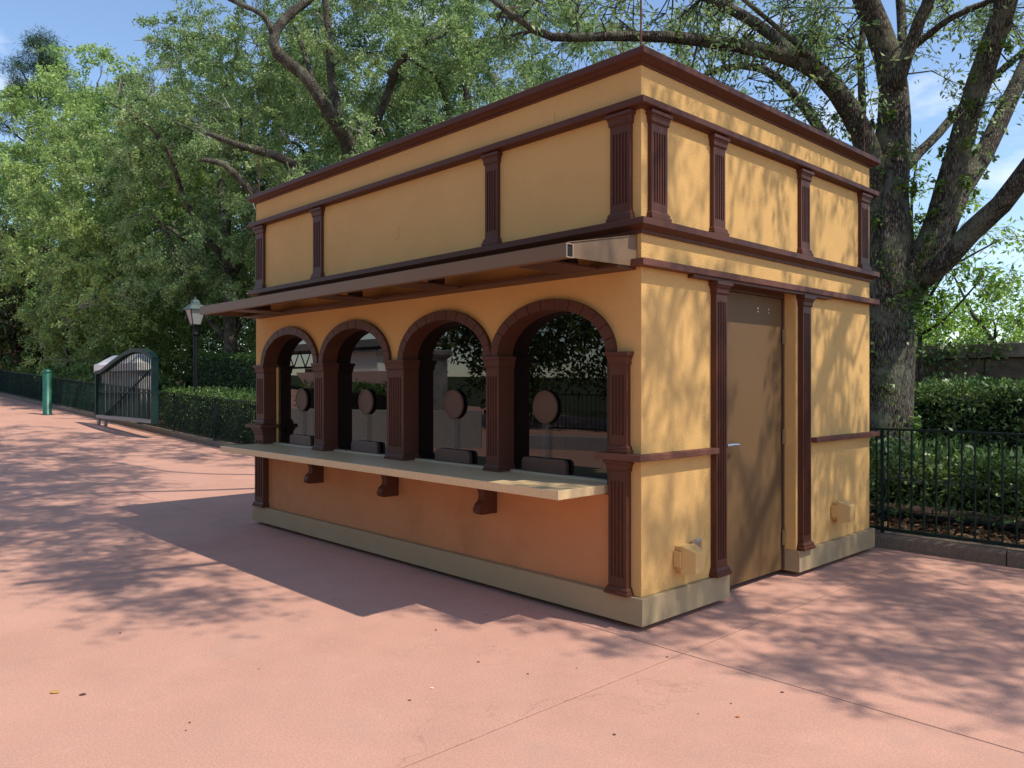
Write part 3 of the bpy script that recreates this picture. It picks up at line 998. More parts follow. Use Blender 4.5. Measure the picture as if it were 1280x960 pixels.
def clump_leaves(centers, rad, per, twigs=7, flat=0.7, droop=0.25, size=.1):
    """leaf bases and directions: short drooping twigs radiating from each clump centre"""
    n = len(centers)
    tw = rng.normal(size=(n, twigs, 3)); tw[..., 2] *= flat
    tw = unit(tw) * rad[:, None, None] * rng.uniform(.55, 1.25, size=(n, twigs, 1))
    tw[..., 2] -= droop * rad[:, None]
    k = max(1, per // twigs)
    t = rng.uniform(.12, 1.0, size=(n, twigs, k, 1)) ** .8
    base = centers[:, None, None, :] + tw[:, :, None, :] * t
    base = base + rng.normal(size=base.shape) * size * .55
    base[..., 2] -= (t[..., 0] ** 2) * droop * rad[:, None, None] * .6
    d = unit(tw)[:, :, None, :] * .7 + rng.normal(size=base.shape) * .65
    d[..., 2] -= .15
    return base.reshape(-1, 3), d.reshape(-1, 3), centers[:, None, :] + tw * 0, tw


def make_tree(name, label, base, limbs, blobs, per=120, lsize=.11, lw=.42, crad=.7, leaf='oak_leaf', bark='oak_bark', group=None,
              sides=10, twigs=7, droop=.25, flat=.7, moss=0, cat='tree', jit=.05, twr=.008, cull=None, extra=None, rmin=.012, pale=0):
    """limbs: polylines of (x,y,z,r) in world metres; blobs: (cx,cy,cz,rx,ry,rz,n) ellipsoids filled with leaf clumps"""
    root = empty(name, base, label=label, cat=cat, group=group)
    off = -Vector(base)
    wood = MB()
    nodes = []; nr = []
    for lb in limbs:
        L = smooth_line(lb)
        wood.tube([tuple(p[:3]) for p in L], [max(p[3], .01) for p in L], sides, True, jit)
        for i, p in enumerate(L):
            if i > len(L) * .3: nodes.append(p[:3]); nr.append(p[3])
    nodes = list(nodes)
    C_ = []
    for (cx, cy, cz, rx, ry, rz, n) in blobs:
        q = unit(rng.normal(size=(n, 3))) * (rng.uniform(0.12, 1, size=(n, 1)) ** (1 / 2.4))
        C_.append(q * np.array([rx, ry, rz]) + np.array([cx, cy, cz]))
    C_ = np.concatenate(C_)
    if cull is not None: C_ = C_[np.array([not cull(c) for c in C_])]
    arr = np.array(nodes)
    d0 = np.array([np.min(np.linalg.norm(arr - c, axis=1)) for c in C_])
    order = np.argsort(d0)
    C_ = C_[order]
    cap = len(arr) + len(C_) * 3
    A = np.empty((cap, 3)); A[:len(arr)] = arr; RR = np.empty(cap); RR[:len(arr)] = nr
    m = len(arr)
    for c in C_:
        dd = np.linalg.norm(A[:m] - c, axis=1)
        dd = dd + np.maximum(0, A[:m, 2] - c[2]) * .25
        j = int(np.argmin(dd))
        p = A[j]; ln = np.linalg.norm(c - p)
        if ln < .15: continue
        r0 = min(RR[j] * .62, .012 + .018 * ln, .035)
        r0 = max(r0, rmin)
        mid1 = p + (c - p) * .35 + rng.normal(size=3) * ln * .10 + np.array([0, 0, .06 * ln])
        mid2 = p + (c - p) * .7 + rng.normal(size=3) * ln * .09 + np.array([0, 0, .05 * ln])
        wood.tube([tuple(p), tuple(mid1), tuple(mid2), tuple(c)], [r0, r0 * .8, r0 * .6, r0 * .35], 5, False)
        for q, rr in ((mid1, r0 * .8), (mid2, r0 * .6), (c, r0 * .4)):
            A[m] = q; RR[m] = rr; m += 1
    rad = crad * rng.uniform(.65, 1.25, size=len(C_))
    P, D, _, tw = clump_leaves(C_, rad, per, twigs, flat, droop, lsize)
    if pale:      # dead grey twigs showing through the leaves
        pb_ = MB()
        for i_ in rng.choice(len(C_), size=min(pale, len(C_)), replace=False):
            c = C_[i_]; c = c + unit(Cc - c) * .8
            d_ = unit(rng.normal(size=3) + np.array([0, 0, .4]))
            for k_ in range(4):
                e_ = unit(d_ + rng.normal(size=3) * .45) * rng.uniform(.5, 1.3)
                pb_.tube([tuple(c), tuple(c + e_ * .5 + rng.normal(size=3) * .06), tuple(c + e_)], [.016, .012, .005], 4, False)
        link('dead_twigs', pb_.mesh('dead_twigs', M['deadwood']), root, off, kind='stuff')
    # twigs
    if twr:
        tb = MB()
        for c, tws in zip(C_, tw):
            for t_ in tws:
                e = c + t_ * .85
                tb.tube([tuple(c), tuple(c + t_ * .45 + np.array([0, 0, .03])), tuple(e)], [twr, twr * .7, twr * .4], 3, False)
        tm = tb.mesh('twigs', M[bark])
        link('twigs', tm, root, off, kind='stuff')
    wood.build('trunk', M[bark], root, smooth=True, loc=off)
    if extra is not None:
        eP, eD = extra
        P = np.concatenate([P, eP]); D = np.concatenate([D, eD])
    me = leaf_mesh('crown', P, D, lsize * rng.uniform(.65, 1.25, size=len(P)), lw, M[leaf])
    link('crown', me, root, off)
    if moss:
        idx = rng.choice(len(C_), size=min(moss, len(C_)), replace=False)
        mp_, md_, ml_ = [], [], []
        for i in idx:
            k = rng.integers(18, 46)
            q = C_[i] + rng.normal(size=(k, 3)) * np.array([.22, .22, .12])
            ln = rng.uniform(.25, .95)
            for s_ in range(4):
                mp_.append(q + np.array([0, 0, -ln * .25 * s_]) + rng.normal(size=(k, 3)) * .03)
                md_.append(np.tile([0, 0, -1.], (k, 1)) + rng.normal(size=(k, 3)) * .22)
                ml_.append(np.full(k, ln * .32))
        me = leaf_mesh('spanish_moss', np.concatenate(mp_), np.concatenate(md_), np.concatenate(ml_), .06, M['moss'])
        link('spanish_moss', me, root, off, kind='stuff')
    return root


Cc = np.array(cam.location); Fv = np.array(FWD); Rv = np.array([0.6891, 0.7247, 0])
def at(u, v, d):
    """world point seen at photo pixel (u,v), d metres ahead of the camera"""
    return Cc + d * (Fv + Rv * (u - 640) / 989 + np.array([0, 0, 1]) * (480 - v) / 989)
def limb(*pts): return [(*at(u, v, d), r) for u, v, d, r in pts]


# --- the big oak behind the kiosk, right
base = tuple(at(1100, 600, 10.0)[:2]) + (.1,)
bx_, by_ = base[:2]
limbs = [
    [(bx_ + .0, by_, -.05, .50), (bx_, by_, .35, .41), (bx_, by_, 1.0, .375), (bx_ + .02, by_, 1.9, .37)] + limb((1102, 380, 10, .37), (1105, 320, 10, .33), (1108, 240, 10, .26), (1118, 150, 10.1, .215), (1110, 70, 10.2, .19), (1082, 0, 10.2, .17), (1040, -120, 10, .14), (980, -240, 9.4, .10)),
    limb((1110, 390, 10, .30), (1140, 345, 9.9, .27), (1166, 300, 9.8, .22), (1187, 232, 9.7, .185), (1212, 139, 9.5, .165), (1238, 63, 9.3, .155), (1262, -10, 9.1, .14), (1290, -130, 8.6, .12), (1310, -300, 7.6, .09)),
    limb((1180, 290, 9.9, .16), (1200, 240, 10.2, .15), (1228, 196, 10.4, .145), (1262, 126, 10.6, .13), (1290, 66, 10.8, .12), (1340, -60, 11, .10), (1400, -200, 11, .07)),
    limb((1150, 352, 9.8, .15), (1180, 328, 9.5, .145), (1214, 290, 9.3, .145), (1252, 255, 9.0, .14), (1290, 205, 8.7, .13), (1350, 130, 8.2, .11), (1440, 20, 7.6, .08)),
    limb((1128, 215, 10.1, .07), (1150, 190, 10.4, .075), (1174, 166, 10.6, .07), (1202, 134, 10.8, .065), (1240, 98, 11, .06), (1285, 60, 11.2, .05)),
    limb((1098, 250, 10, .24), (1086, 190, 9.9, .17), (1064, 140, 9.8, .15), (1027, 93, 9.7, .135), (985, 71, 9.7, .12), (909, 55, 9.6, .095), (837, 46, 9.4, .08), (760, 45, 9.2, .065), (690, 46, 9.0, .055), (650, 25, 8.9, .045), (610, -5, 8.8, .035)),
    limb((1004, 82, 9.7, .10), (968, 46, 9.9, .085), (925, 17, 10.0, .08), (880, -5, 10.1, .07), (800, -60, 10.2, .05)),
    limb((1090, 260, 10.4, .12), (1040, 185, 10.8, .09), (1010, 140, 11.2, .085), (985, 110, 11.4, .08), (952, 85, 11.6, .07), (905, 84, 11.8, .055), (870, 100, 12, .04)),
    limb((1015, 92, 9.7, .05), (1014, 72, 9.6, .045), (976, 38, 9.4, .035), (925, -5, 9.2, .03)),
    limb((1077, 190, 10.3, .06), (1078, 130, 10.4, .06), (1076, 70, 10.5, .055), (1080, 10, 10.6, .05), (1070, -80, 10.6, .04)),
    limb((1120, 110, 10, .11), (1132, 75, 9.9, .10), (1150, 25, 9.8, .09), (1168, -20, 9.7, .085), (1190, -160, 9.4, .06)),
    limb((1128, 90, 10.4, .07), (1128, 40, 10.7, .075), (1124, -20, 10.9, .07), (1110, -120, 11, .05)),
    limb((1138, 62, 9.9, .05), (1165, 40, 9.8, .05), (1190, 22, 9.6, .045), (1236, 2, 9.4, .04), (1290, -10, 9.2, .03)),
    limb((1112, 370, 9.7, .05), (1106, 300, 9.69, .06), (1112, 215, 9.76, .05)),
    # limbs overhead, out of the picture
    [tuple(at(1290, -130, 8.6)) + (.12,), (3.2, 4.2, 7.6, .10), (4.6, 3.6, 8.6, .07), (6.0, 2.6, 9.2, .05)],
    [tuple(at(1262, -10, 9.1)) + (.10,), (1.6, 3.4, 7.2, .09), (1.8, 1.2, 8.3, .07), (1.6, -.8, 8.8, .05)],
    [tuple(at(1040, -120, 10)) + (.12,), (-1.8, 4.6, 8.4, .10), (-2.4, 2.6, 9.0, .07), (-3.4, .8, 9.2, .05)],
    [tuple(at(980, -240, 9.4)) + (.10,), (-2.5, 4.9, 9.2, .07), (-4.4, 3.2, 9.6, .05), (-6.6, 2.9, 10.3, .02)],
]
limbs = [[(p[0], p[1], p[2], p[3] * (.84 if i else 1.0 if p[2] < 4 else .88)) for p in l] for i, l in enumerate(limbs)]
def above_frame(c, pad=12):
    q = c - Cc; d = q @ Fv
    if d < .5: return True
    u = 640 + 989 * (q @ Rv) / d; v = 480 - 989 * q[2] / d
    return v < -pad or u > 1300 or u < -40
blobs = [
    # overhead crown that shades the side wall and the paving
    (4.0, 3.6, 8.6, 3.6, 2.9, 1.9, 150), (1.4, 4.6, 8.6, 3.0, 2.6, 1.8, 80), (6.6, 3.4, 8.0, 2.6, 2.2, 1.8, 70), (3.8, 6.4, 7.4, 3.4, 1.6, 1.8, 60),
    (.4, .1, 9.4, 3.4, .8, .7, 95), (-3.2, .7, 9.8, 3.6, 1.0, .8, 130), (-6.5, 1.9, 10.4, 4.2, 1.2, .8, 150), (-11.0, 3.0, 11.2, 4.4, 1.7, .9, 120), (-7, 5.0, 11.5, 4, 1.3, .8, 70),
]
oak = make_tree('oak_tree', 'big grey-barked oak forking into many limbs behind the right end of the kiosk', base, limbs, blobs, per=120, lsize=.085, lw=.36, crad=.5, sides=14, jit=.06, leaf='oak_leaf', cull=lambda c: not above_frame(c, 60))


# light sprays of leaves seen against the sky: a second pass of clumps on the same oak
def spray(name, parent, pts, per, crad, lsize, leaf, lw=.36, twigs=6, bark='oak_bark', droop=.3, source=None):
    c = np.array(pts)
    rad = crad * rng.uniform(.6, 1.3, size=len(c))
    P, D, _, tw = clump_leaves(c, rad, per, twigs, .7, droop, lsize)
    off = -parent.location
    me = leaf_mesh(name, P, D, lsize * rng.uniform(.65, 1.25, size=len(P)), lw, M[leaf])
    link(name, me, parent, off)
    b = MB()
    for cc, tws in zip(c, tw):
        for t_ in tws: b.tube([tuple(cc), tuple(cc + t_ * .5), tuple(cc + t_ * .9)], [.006, .005, .003], 3, False)
        if source is not None:
            j = np.argmin(np.linalg.norm(source - cc, axis=1)); s0 = source[j]; ln = np.linalg.norm(cc - s0)
            if ln < 3.5:
                mid = (s0 + cc) / 2 + rng.normal(size=3) * ln * .12
                b.tube([tuple(s0), tuple(mid), tuple(cc)], [.012 + .004 * ln, .010, .005], 4, False)
    link('twigs', b.mesh('twigs', M[bark]), parent, off, kind='stuff')


src = np.concatenate([smooth_line(l)[:, :3] for l in limbs[1:14]])
pts = []
def region(n, u0, u1, v0, v1, d0, d1):
    for _ in range(n):
        pts.append(at(random.uniform(u0, u1), random.uniform(v0, v1), random.uniform(d0, d1)))
region(60, 840, 1070, -10, 60, 9.2, 12)
region(16, 860, 1010, 60, 150, 9.6, 12)
region(34, 620, 860, -20, 55, 8.8, 11)
region(14, 1000, 1090, 60, 150, 9.5, 11)
region(22, 1130, 1290, -10, 40, 9, 11.5)
region(9, 1130, 1290, 40, 130, 9, 11.5)
spray('leaf_spray', oak, pts, 60, .38, .085, 'oak_leaf', source=src)
# vines on the trunk
P = []; D = []
for l, r, n in ((limbs[0], .36, 9000), (limbs[1], .2, 5000), (limbs[2], .1, 1200), (limbs[5], .12, 1200)):
    Ls = smooth_line(l)
    Ls = Ls[:int(len(Ls) * .62)]
    k = rng.integers(0, len(Ls), size=n)
    a_ = rng.normal(size=(n, 3)); a_[:, 2] *= .2
    a_ = unit(a_)
    clus = np.sin(Ls[k, 2] * 4.0 + a_[:, 0] * 5) + rng.normal(size=n) * .5 > .45
    P.append((Ls[k, :3] + a_ * (Ls[k, 3:4] + .05))[clus]); D.append((a_ + rng.normal(size=(n, 3)) * .8 + np.array([0, 0, -.4]))[clus])
P = np.concatenate(P); D = np.concatenate(D)
link('ivy', leaf_mesh('ivy', P, D, .06 * rng.uniform(.6, 1.2, size=len(P)), .7, M['hedge_leaf']), oak, -oak.location)

# --- trees left of and behind the kiosk
def col(u, d, z0=None):
    p = at(u, 480, d)
    return float(p[0]), float(p[1]), T(float(p[0])) + .1
def limbs_for(bx0, by0, bz0, H, spread, n, r0, seed):
    rr = random.Random(seed)
    out = [[(bx0, by0, bz0 - .2, r0 * 1.3), (bx0 + rr.uniform(-.2, .2), by0, bz0 + H * .15, r0), (bx0 + rr.uniform(-.5, .5), by0 + rr.uniform(-.3, .3), bz0 + H * .4, r0 * .75), (bx0 + rr.uniform(-.8, .8), by0, bz0 + H * .65, r0 * .45), (bx0 + rr.uniform(-1.2, 1.2), by0, bz0 + H * .92, r0 * .15)]]
    for i in range(n):
        a_ = 2 * math.pi * (i + rr.random() * .6) / n
        h = H * rr.uniform(.14, .4)
        R_ = spread * rr.uniform(.45, .8)
        p0 = (bx0, by0, bz0 + h, r0 * .55)
        p1 = (bx0 + math.cos(a_) * R_ * .3, by0 + math.sin(a_) * R_ * .3, bz0 + h + H * .10, r0 * .42)
        p2 = (bx0 + math.cos(a_ + .2) * R_ * .62, by0 + math.sin(a_ + .2) * R_ * .62, bz0 + h + H * rr.uniform(.16, .3), r0 * .27)
        p3 = (bx0 + math.cos(a_ + .1) * R_, by0 + math.sin(a_ + .1) * R_, bz0 + h + H * rr.uniform(.16, .34), r0 * .07)
        out.append([p0, p1, p2, p3])
    return out

TR = 'trees beyond the left railing'
# olive-green oak, far left
x, y, z = col(165, 33)
make_tree('oak_tree', 'yellow-green oak at the far left reaching down to the hedge', (x, y, z), limbs_for(x, y, z, 11, 6, 7, .22, 1),
          [(x, y, 7.6, 6.6, 4.5, 6.6, 400), (x + 1.5, y - 2, 4.6, 5.0, 2.0, 3.4, 120)], per=380, lsize=.120, lw=.45, crad=.72, leaf='olive_leaf', group=TR, sides=8, twr=.010, pale=40)
# taller oak, centre left
x, y, z = col(285, 28)
make_tree('oak_tree', 'tall dense green oak behind the street lamp', (x, y, z), limbs_for(x, y, z, 14, 6, 8, .24, 2),
          [(x, y, 9.0, 6.0, 4.2, 6.6, 400), (x + .5, y + 1.6, 5.0, 5.2, 2.0, 3.0, 130)], per=420, lsize=.100, lw=.45, crad=.68, leaf='oak_leaf', group=TR, sides=8, moss=14, twr=.009, pale=40, cull=lambda c: c[1] < 9.4 and c[2] < 3.9)
# oak with the visible S-shaped limbs above the roof's left part
x, y, z = col(445, 23)
lb = [
    [(x, y, z - .2, .40), (x, y, 2.4, .32)] + limb((445, 260, 23, .26), (438, 188, 22, .24), (405, 130, 21, .17), (378, 92, 20.8, .16), (346, 66, 20.6, .15), (344, 40, 20.6, .13), (366, 14, 20.8, .12), (395, -10, 21, .10), (420, -70, 21, .07)),
    limb((438, 190, 22, .16), (424, 140, 22, .13), (414, 100, 22.2, .12), (412, 50, 22.4, .10), (405, -10, 22.5, .09), (400, -70, 22.5, .06)),
    limb((430, 250, 22.6, .15), (378, 212, 21.5, .12), (340, 193, 21, .11), (300, 182, 20.6, .09), (258, 166, 20.5, .06)),
    limb((420, 290, 22.6, .13), (340, 255, 21.5, .12), (305, 230, 21, .11), (280, 205, 20.6, .09), (250, 200, 20.5, .05)),
    limb((344, 50, 20.6, .09), (330, 20, 20.4, .07), (300, 5, 20.4, .06), (270, -10, 20.4, .05)),
    limb((445, 210, 23, .14), (480, 130, 23, .12), (496, 85, 22.6, .13), (516, 60, 22.2, .12), (545, 48, 22, .09), (580, 20, 22, .06)),
    limb((396, 115, 21, .07), (378, 60, 21.4, .06), (365, 25, 21.6, .05)),
]
make_tree('oak_tree', 'oak with bare winding limbs showing above the left half of the roof', (x, y, z), lb,
          [(x - .5, y, 9.4, 5.6, 4.0, 6.2, 260), (x - 1, y + 1, 12, 5.5, 4, 3, 70), (x, y + 1.8, 6.0, 5.5, 2, 4, 130)], per=400, lsize=.092, lw=.45, crad=.64, leaf='oak_leaf', group=TR, sides=9, moss=20, twr=.009, pale=30,
          cull=lambda c: (c[1] < 9.4 and c[2] < 3.9) or ((c - Cc) @ Fv) < 21.2 and abs(640 + 989 * ((c - Cc) @ Rv) / ((c - Cc) @ Fv) - 395) < 45 and (480 - 989 * (c - Cc)[2] / ((c - Cc) @ Fv)) < 200)
# oaks behind the middle and right part of the roof
x, y, z = col(600, 25)
make_tree('oak_tree', 'mid green oak showing over the middle of the roof', (x, y, z), limbs_for(x, y, z, 15, 5.5, 8, .33, 4),
          [(x, y, 9.8, 5.6, 4.0, 5.4, 300)], per=360, lsize=.093, lw=.45, crad=.64, leaf='oak_leaf', group=TR, sides=8, moss=16, twr=.010)
x, y, z = col(760, 27)
make_tree('oak_tree', 'thin-crowned oak with sky gaps behind the near roof corner', (x, y, z), limbs_for(x, y, z, 14, 5.5, 8, .33, 5),
          [(x, y, 9.4, 4.8, 4.0, 4.6, 150)], per=300, lsize=.085, lw=.45, crad=.62, leaf='oak_leaf', group=TR, sides=8, moss=8, twr=.010)
# second row; most have leaf colour darkened to stand for shade in the gaps
for u, d, h, rw, nn, lab, lf in ((-15, 44, 13.0, 5.0, 170, 'deep green tree at the far left edge behind the magnolia', 'olive_leaf'),
                         (120, 42, 17.5, 6.0, 260, 'tall airy green tree standing farther back behind the far left oak', 'olive_leaf'),
                         (240, 40, 14.5, 6.5, 170, 'tree with leaf colour darkened as shade, filling the gap behind the tall dense oak', 'shade_leaf'),
                         (420, 36, 17, 7.0, 210, 'tree with leaf colour darkened as shade behind the oak with winding limbs', 'shade_leaf'),
                         (560, 38, 17, 7.0, 190, 'tree with leaf colour darkened as shade behind the mid green oak', 'shade_leaf')):
    x, y, z = col(u, d)
    make_tree('oak_tree', lab, (x, y, z), limbs_for(x, y, z, h, rw, 7, .3, u), [(x, y, z + h * .55, rw, 5.0, h * .5, nn)], per=300, lsize=.19, lw=.5, crad=1.0, leaf=lf, group=TR, sides=7, twr=0)
x, y, z = col(20, 36)
make_tree('magnolia_tree', 'dark glossy magnolia with brown leaf backs at the far left edge', (x, y, z), limbs_for(x, y, z, 8, 3.4, 7, .2, 9),
          [(x, y, 4.8, 3.3, 2.6, 3.9, 190)], per=90, lsize=.24, lw=.45, crad=.6, leaf='mag_leaf', bark='bark_brown', group=TR, sides=7, twr=.01)
# pine
x, y, z = col(50, 50)
pl_ = [[(x, y, z - .2, .32), (x, y, z + 8, .26), (x - .3, y, z + 15, .18), (x, y, z + 21.5, .06)]]
rr = random.Random(3)
pb = []
for i in range(26):
    h = rr.uniform(10.5, 20.8); a_ = rr.uniform(0, 6.28); R_ = rr.uniform(1.6, 4.6) * (1 - (h - 9) / 22)
    ex, ey, ez = x + math.cos(a_) * R_ * 1.2, y + math.sin(a_) * R_, z + h + rr.uniform(-.3, .9)
    pl_.append([(x, y, z + h, .09), (x + math.cos(a_) * R_ * .6, y + math.sin(a_) * R_ * .5, z + h + .2, .06), (ex, ey, ez, .03)])
    pb.append((ex, ey, ez, 1.0, .9, .5, 6))
make_tree('pine_tree', 'tall sparse pine against the sky at the top left', (x, y, z), pl_, pb, per=230, lsize=.34, lw=.07, crad=.6, leaf='pine_leaf', bark='bark_brown', sides=7, twigs=9, droop=.05, twr=.012)
# undergrowth masses behind the hedges
def thicket(name, label, boxes, leaf, lsize, per_m3=60, lw=.45, cat='undergrowth', coreparts=None, kind='stuff', seed=0):
    P = []
    for (x0, x1, y0, y1, z0, z1) in boxes:
        n = int((x1 - x0) * (y1 - y0) * (z1 - z0) * per_m3)
        q = rng.uniform(size=(n, 3)) * np.array([x1 - x0, y1 - y0, z1 - z0]) + np.array([x0, y0, z0])
        bump = (z1 - z0) * (.72 + .28 * np.sin(q[:, 0] * 1.1 + 1) * np.cos(q[:, 1] * .9 + q[:, 0] * .37))
        q = q[(q[:, 2] - z0) < bump]
        q[:, 2] += np.array([T(a) for a in q[:, 0]])
        P.append(q)
    P = np.concatenate(P)
    me = leaf_mesh(name, P, rng.normal(size=P.shape), lsize * rng.uniform(.6, 1.3, size=len(P)), lw, M[leaf])
    return link(name, me, None, None, kind=kind, label=label, cat=cat)
thicket('undergrowth', 'tangled undergrowth, leaf colour darkened as shade, beneath the trees behind the hedges', [(-52, -12, 10.5, 15, .1, 4.2)], 'shade_leaf', .24, 20)
thicket('undergrowth', 'far wood, leaf colour darkened as shade, closing the view behind the trees', [(-75, -12, 19, 26, .1, 7.5), (-150, -70, 12, 22, .1, 9)], 'shade_leaf', .42, 7)


# --- hedges: a near-black solid core wrapped in small leaves
def hedge(name, label, x0, x1, y0, y1, h, leaf='hedge_leaf', lsize=.05, dens=900, lw=.5, rough=.05, z0=.1, group=None, wave=0.0, faces=('front', 'top', 'left', 'right'), cat='hedge', open_bottom=0, ins=.12):
    root = empty(name, ((x0 + x1) / 2, (y0 + y1) / 2, T((x0 + x1) / 2) + z0), label=label, cat=cat, group=group)
    off = -root.location
    b = MB(); k = max(1, int((x1 - x0) / 2))
    vs = []; fs = []
    for i in range(k + 1):
        x = x0 + ins + (x1 - x0 - 2 * ins) * i / k
        for yy, zz in ((y0 + ins, open_bottom), (y1 - ins, open_bottom), (y1 - ins, h - ins), (y0 + ins, h - ins)): vs.append((x, yy, T(x) + z0 + zz))
    for i in range(k):
        for j in range(4): fs.append((4 * i + j, 4 * i + 4 + j, 4 * i + 4 + (j + 1) % 4, 4 * i + (j + 1) % 4))
    fs += [(0, 1, 2, 3), (4 * k + 3, 4 * k + 2, 4 * k + 1, 4 * k)]
    b.add(vs, fs); b.build('core_block', M['hedge_core'], root, loc=off)
    P, D = [], []
    def face(n, make, nrm):
        q = make(n)
        nn = np.tile(nrm, (n, 1)).astype(float)
        depth = np.abs(rng.normal(size=(n, 1))) * .07
        w_ = wave * (np.sin(q[:, 0:1] * 2.3 + q[:, 2:3] * 3) + np.cos(q[:, 0:1] * 5.1 - q[:, 1:2] * 4 + q[:, 2:3] * 2))
        q = q - nn * depth + nn * w_ + rng.normal(size=q.shape) * rough
        P.append(q); D.append(nn * .6 + rng.normal(size=q.shape) * .7 + np.array([0, 0, .25]))
    U = lambda n, a_, c_: rng.uniform(a_, c_, size=n)
    if 'front' in faces: face(int((x1 - x0) * h * dens), lambda n: np.stack([U(n, x0, x1), np.full(n, y0), U(n, open_bottom, h)], 1), (0, -1, 0))
    if 'top' in faces: face(int((x1 - x0) * (y1 - y0) * dens), lambda n: np.stack([U(n, x0, x1), U(n, y0, y1), np.full(n, h)], 1), (0, 0, 1))
    if 'right' in faces: face(int((y1 - y0) * h * dens), lambda n: np.stack([np.full(n, x1), U(n, y0, y1), U(n, 0, h)], 1), (1, 0, 0))
    if 'left' in faces: face(int((y1 - y0) * h * dens), lambda n: np.stack([np.full(n, x0), U(n, y0, y1), U(n, 0, h)], 1), (-1, 0, 0))
    P = np.concatenate(P); D = np.concatenate(D)
    P[:, 2] += np.array([T(a) for a in P[:, 0]]) + z0
    me = leaf_mesh('foliage', P, D, lsize * rng.uniform(.6, 1.3, size=len(P)), lw, M[leaf])
    link('foliage', me, root, off)
    return root


hedge('hedge', 'low clipped hedge directly behind the railing right of the gate', -19.0, -5.4, 3.95, 5.6, 1.02, lsize=.07, dens=520, wave=.02)
hedge('hedge', 'low hedge behind the green railing left of the gate', -55, -24.4, 3.95, 6.4, 1.05, lsize=.11, dens=170, wave=.03)
hedge('hedge', 'taller square-clipped hedge behind the street lamp', -24.5, -9.5, 7.0, 9.0, 1.95, lsize=.075, dens=400, wave=.012, rough=.03)
hedge('hedge', 'clipped dark hedge below the old stone wall on the right', -2.2, 9, 8.6, 10.2, 1.34, leaf='shrub_leaf', lsize=.08, dens=1300, ins=.2, wave=.04, rough=.05)
# shrub row right behind the railing
hedge('shrub_row', 'row of glossy green shrubs just behind the right-hand railing', -2.6, 6.5, 4.45, 5.5, .64, leaf='shrub_leaf', lsize=.075, dens=1600, lw=.42, wave=.04, rough=.07, cat='shrub', ins=.26, open_bottom=.16, group=None)
# leaf litter under the railing
n = 5200
P = np.stack([rng.uniform(-3, 7, n), 3.8 + np.abs(rng.normal(size=n)) * .45, np.full(n, .115) + rng.uniform(0, .03, n)], 1)
D = rng.normal(size=(n, 3)); D[:, 2] *= .25
link('leaf_litter', leaf_mesh('leaf_litter', P, D, .075 * rng.uniform(.5, 1.3, size=n), .5, M['dry_leaf'], up=1.2), None, None, kind='stuff', label='brown fallen leaves covering the bed beneath the shrubs', cat='leaf litter')
n = 16000
P = np.stack([rng.uniform(-50, -4, n), 3.8 + np.abs(rng.normal(size=n)) * .3, rng.uniform(0, .03, n)], 1)
P[:, 2] += np.array([T(a) for a in P[:, 0]]) + .115
D = rng.normal(size=(n, 3)); D[:, 2] *= .25
link('leaf_litter', leaf_mesh('leaf_litter', P, D, .08 * rng.uniform(.5, 1.3, size=n), .5, M['dry_leaf'], up=1.2), None, None, kind='stuff', label='dry leaves along the foot of the left railing', cat='leaf litter')

# old wall with stone coping, right
Wl = empty('stone_wall', (3, 12.3, .1), label='old weathered stone wall with coping and creeper behind the right hedge', cat='wall')
b = MB(); b.box(-7, 10, -.22, .22, 0, 1.86); b.build('wall_core', M['mulch'], Wl)
rr = random.Random(5)
for c_ in range(5):
    x = -7.0 - (c_ % 2) * .35
    while x < 9.9:
        w_ = rr.uniform(.55, .95); x1 = min(x + w_, 10)
        b = MB(); b.box(max(x, -7), x1 - .014, -.24 - rr.uniform(0, .02), -.2205, c_ * .372 + .004, c_ * .372 + .362)
        b.build('stone', M['wallstone'], Wl, bevel=.008)
        x += w_
x = -7
while x < 10:
    b = MB(); b.box(x, min(x + 1.18, 10), -.34, .34, 1.865, 2.12); b.build('coping_stone', M['wallcap'], Wl, bevel=.015)
    x += 1.19
n = 9000
P = np.stack([rng.uniform(-4, 13, n), 12.3 - .34 - np.abs(rng.normal(size=n)) * .05, 2.3 - np.abs(rng.normal(size=n)) * .55], 1)
keep = (np.sin(P[:, 0] * 2.1) + np.sin(P[:, 0] * 5.3 + 2) * .6 + (P[:, 2] - 1.7) * 1.6 + rng.normal(size=n) * .5) > .5
P = P[keep]
D = rng.normal(size=P.shape) + np.array([0, -.6, -.3])
link('creeper', leaf_mesh('creeper', P, D, .08 * rng.uniform(.6, 1.3, size=len(P)), .7, M['shrub_leaf']), Wl, -Wl.location)

# bright trees and saplings beyond the wall
x, y, z = col(1245, 22)
make_tree('young_tree', 'bright green leafy tree rising behind the stone wall at the right edge', (x, y, z), limbs_for(x, y, z, 5.2, 2.6, 6, .12, 12),
          [(x, y, 2.7, 3.8, 2.0, 1.7, 110), (x - 2.5, y, 2.2, 2.5, 2, 1.2, 50)], per=110, lsize=.14, lw=.42, crad=.5, leaf='bright_leaf', bark='bark_brown', sides=6, twr=.008)
x, y, z = col(1150, 12.2)
lb = [[(x, y, .05, .05)] + limb((1150, 400, 12.2, .035), (1142, 320, 12.2, .03), (1140, 240, 12.2, .02), (1150, 190, 12.1, .01)), limb((1146, 400, 12.2, .03), (1175, 350, 12.2, .025), (1195, 330, 12, .02), (1250, 300, 12, .012)),
      limb((1146, 420, 12.2, .03), (1180, 400, 12, .02), (1230, 345, 11.8, .012))]
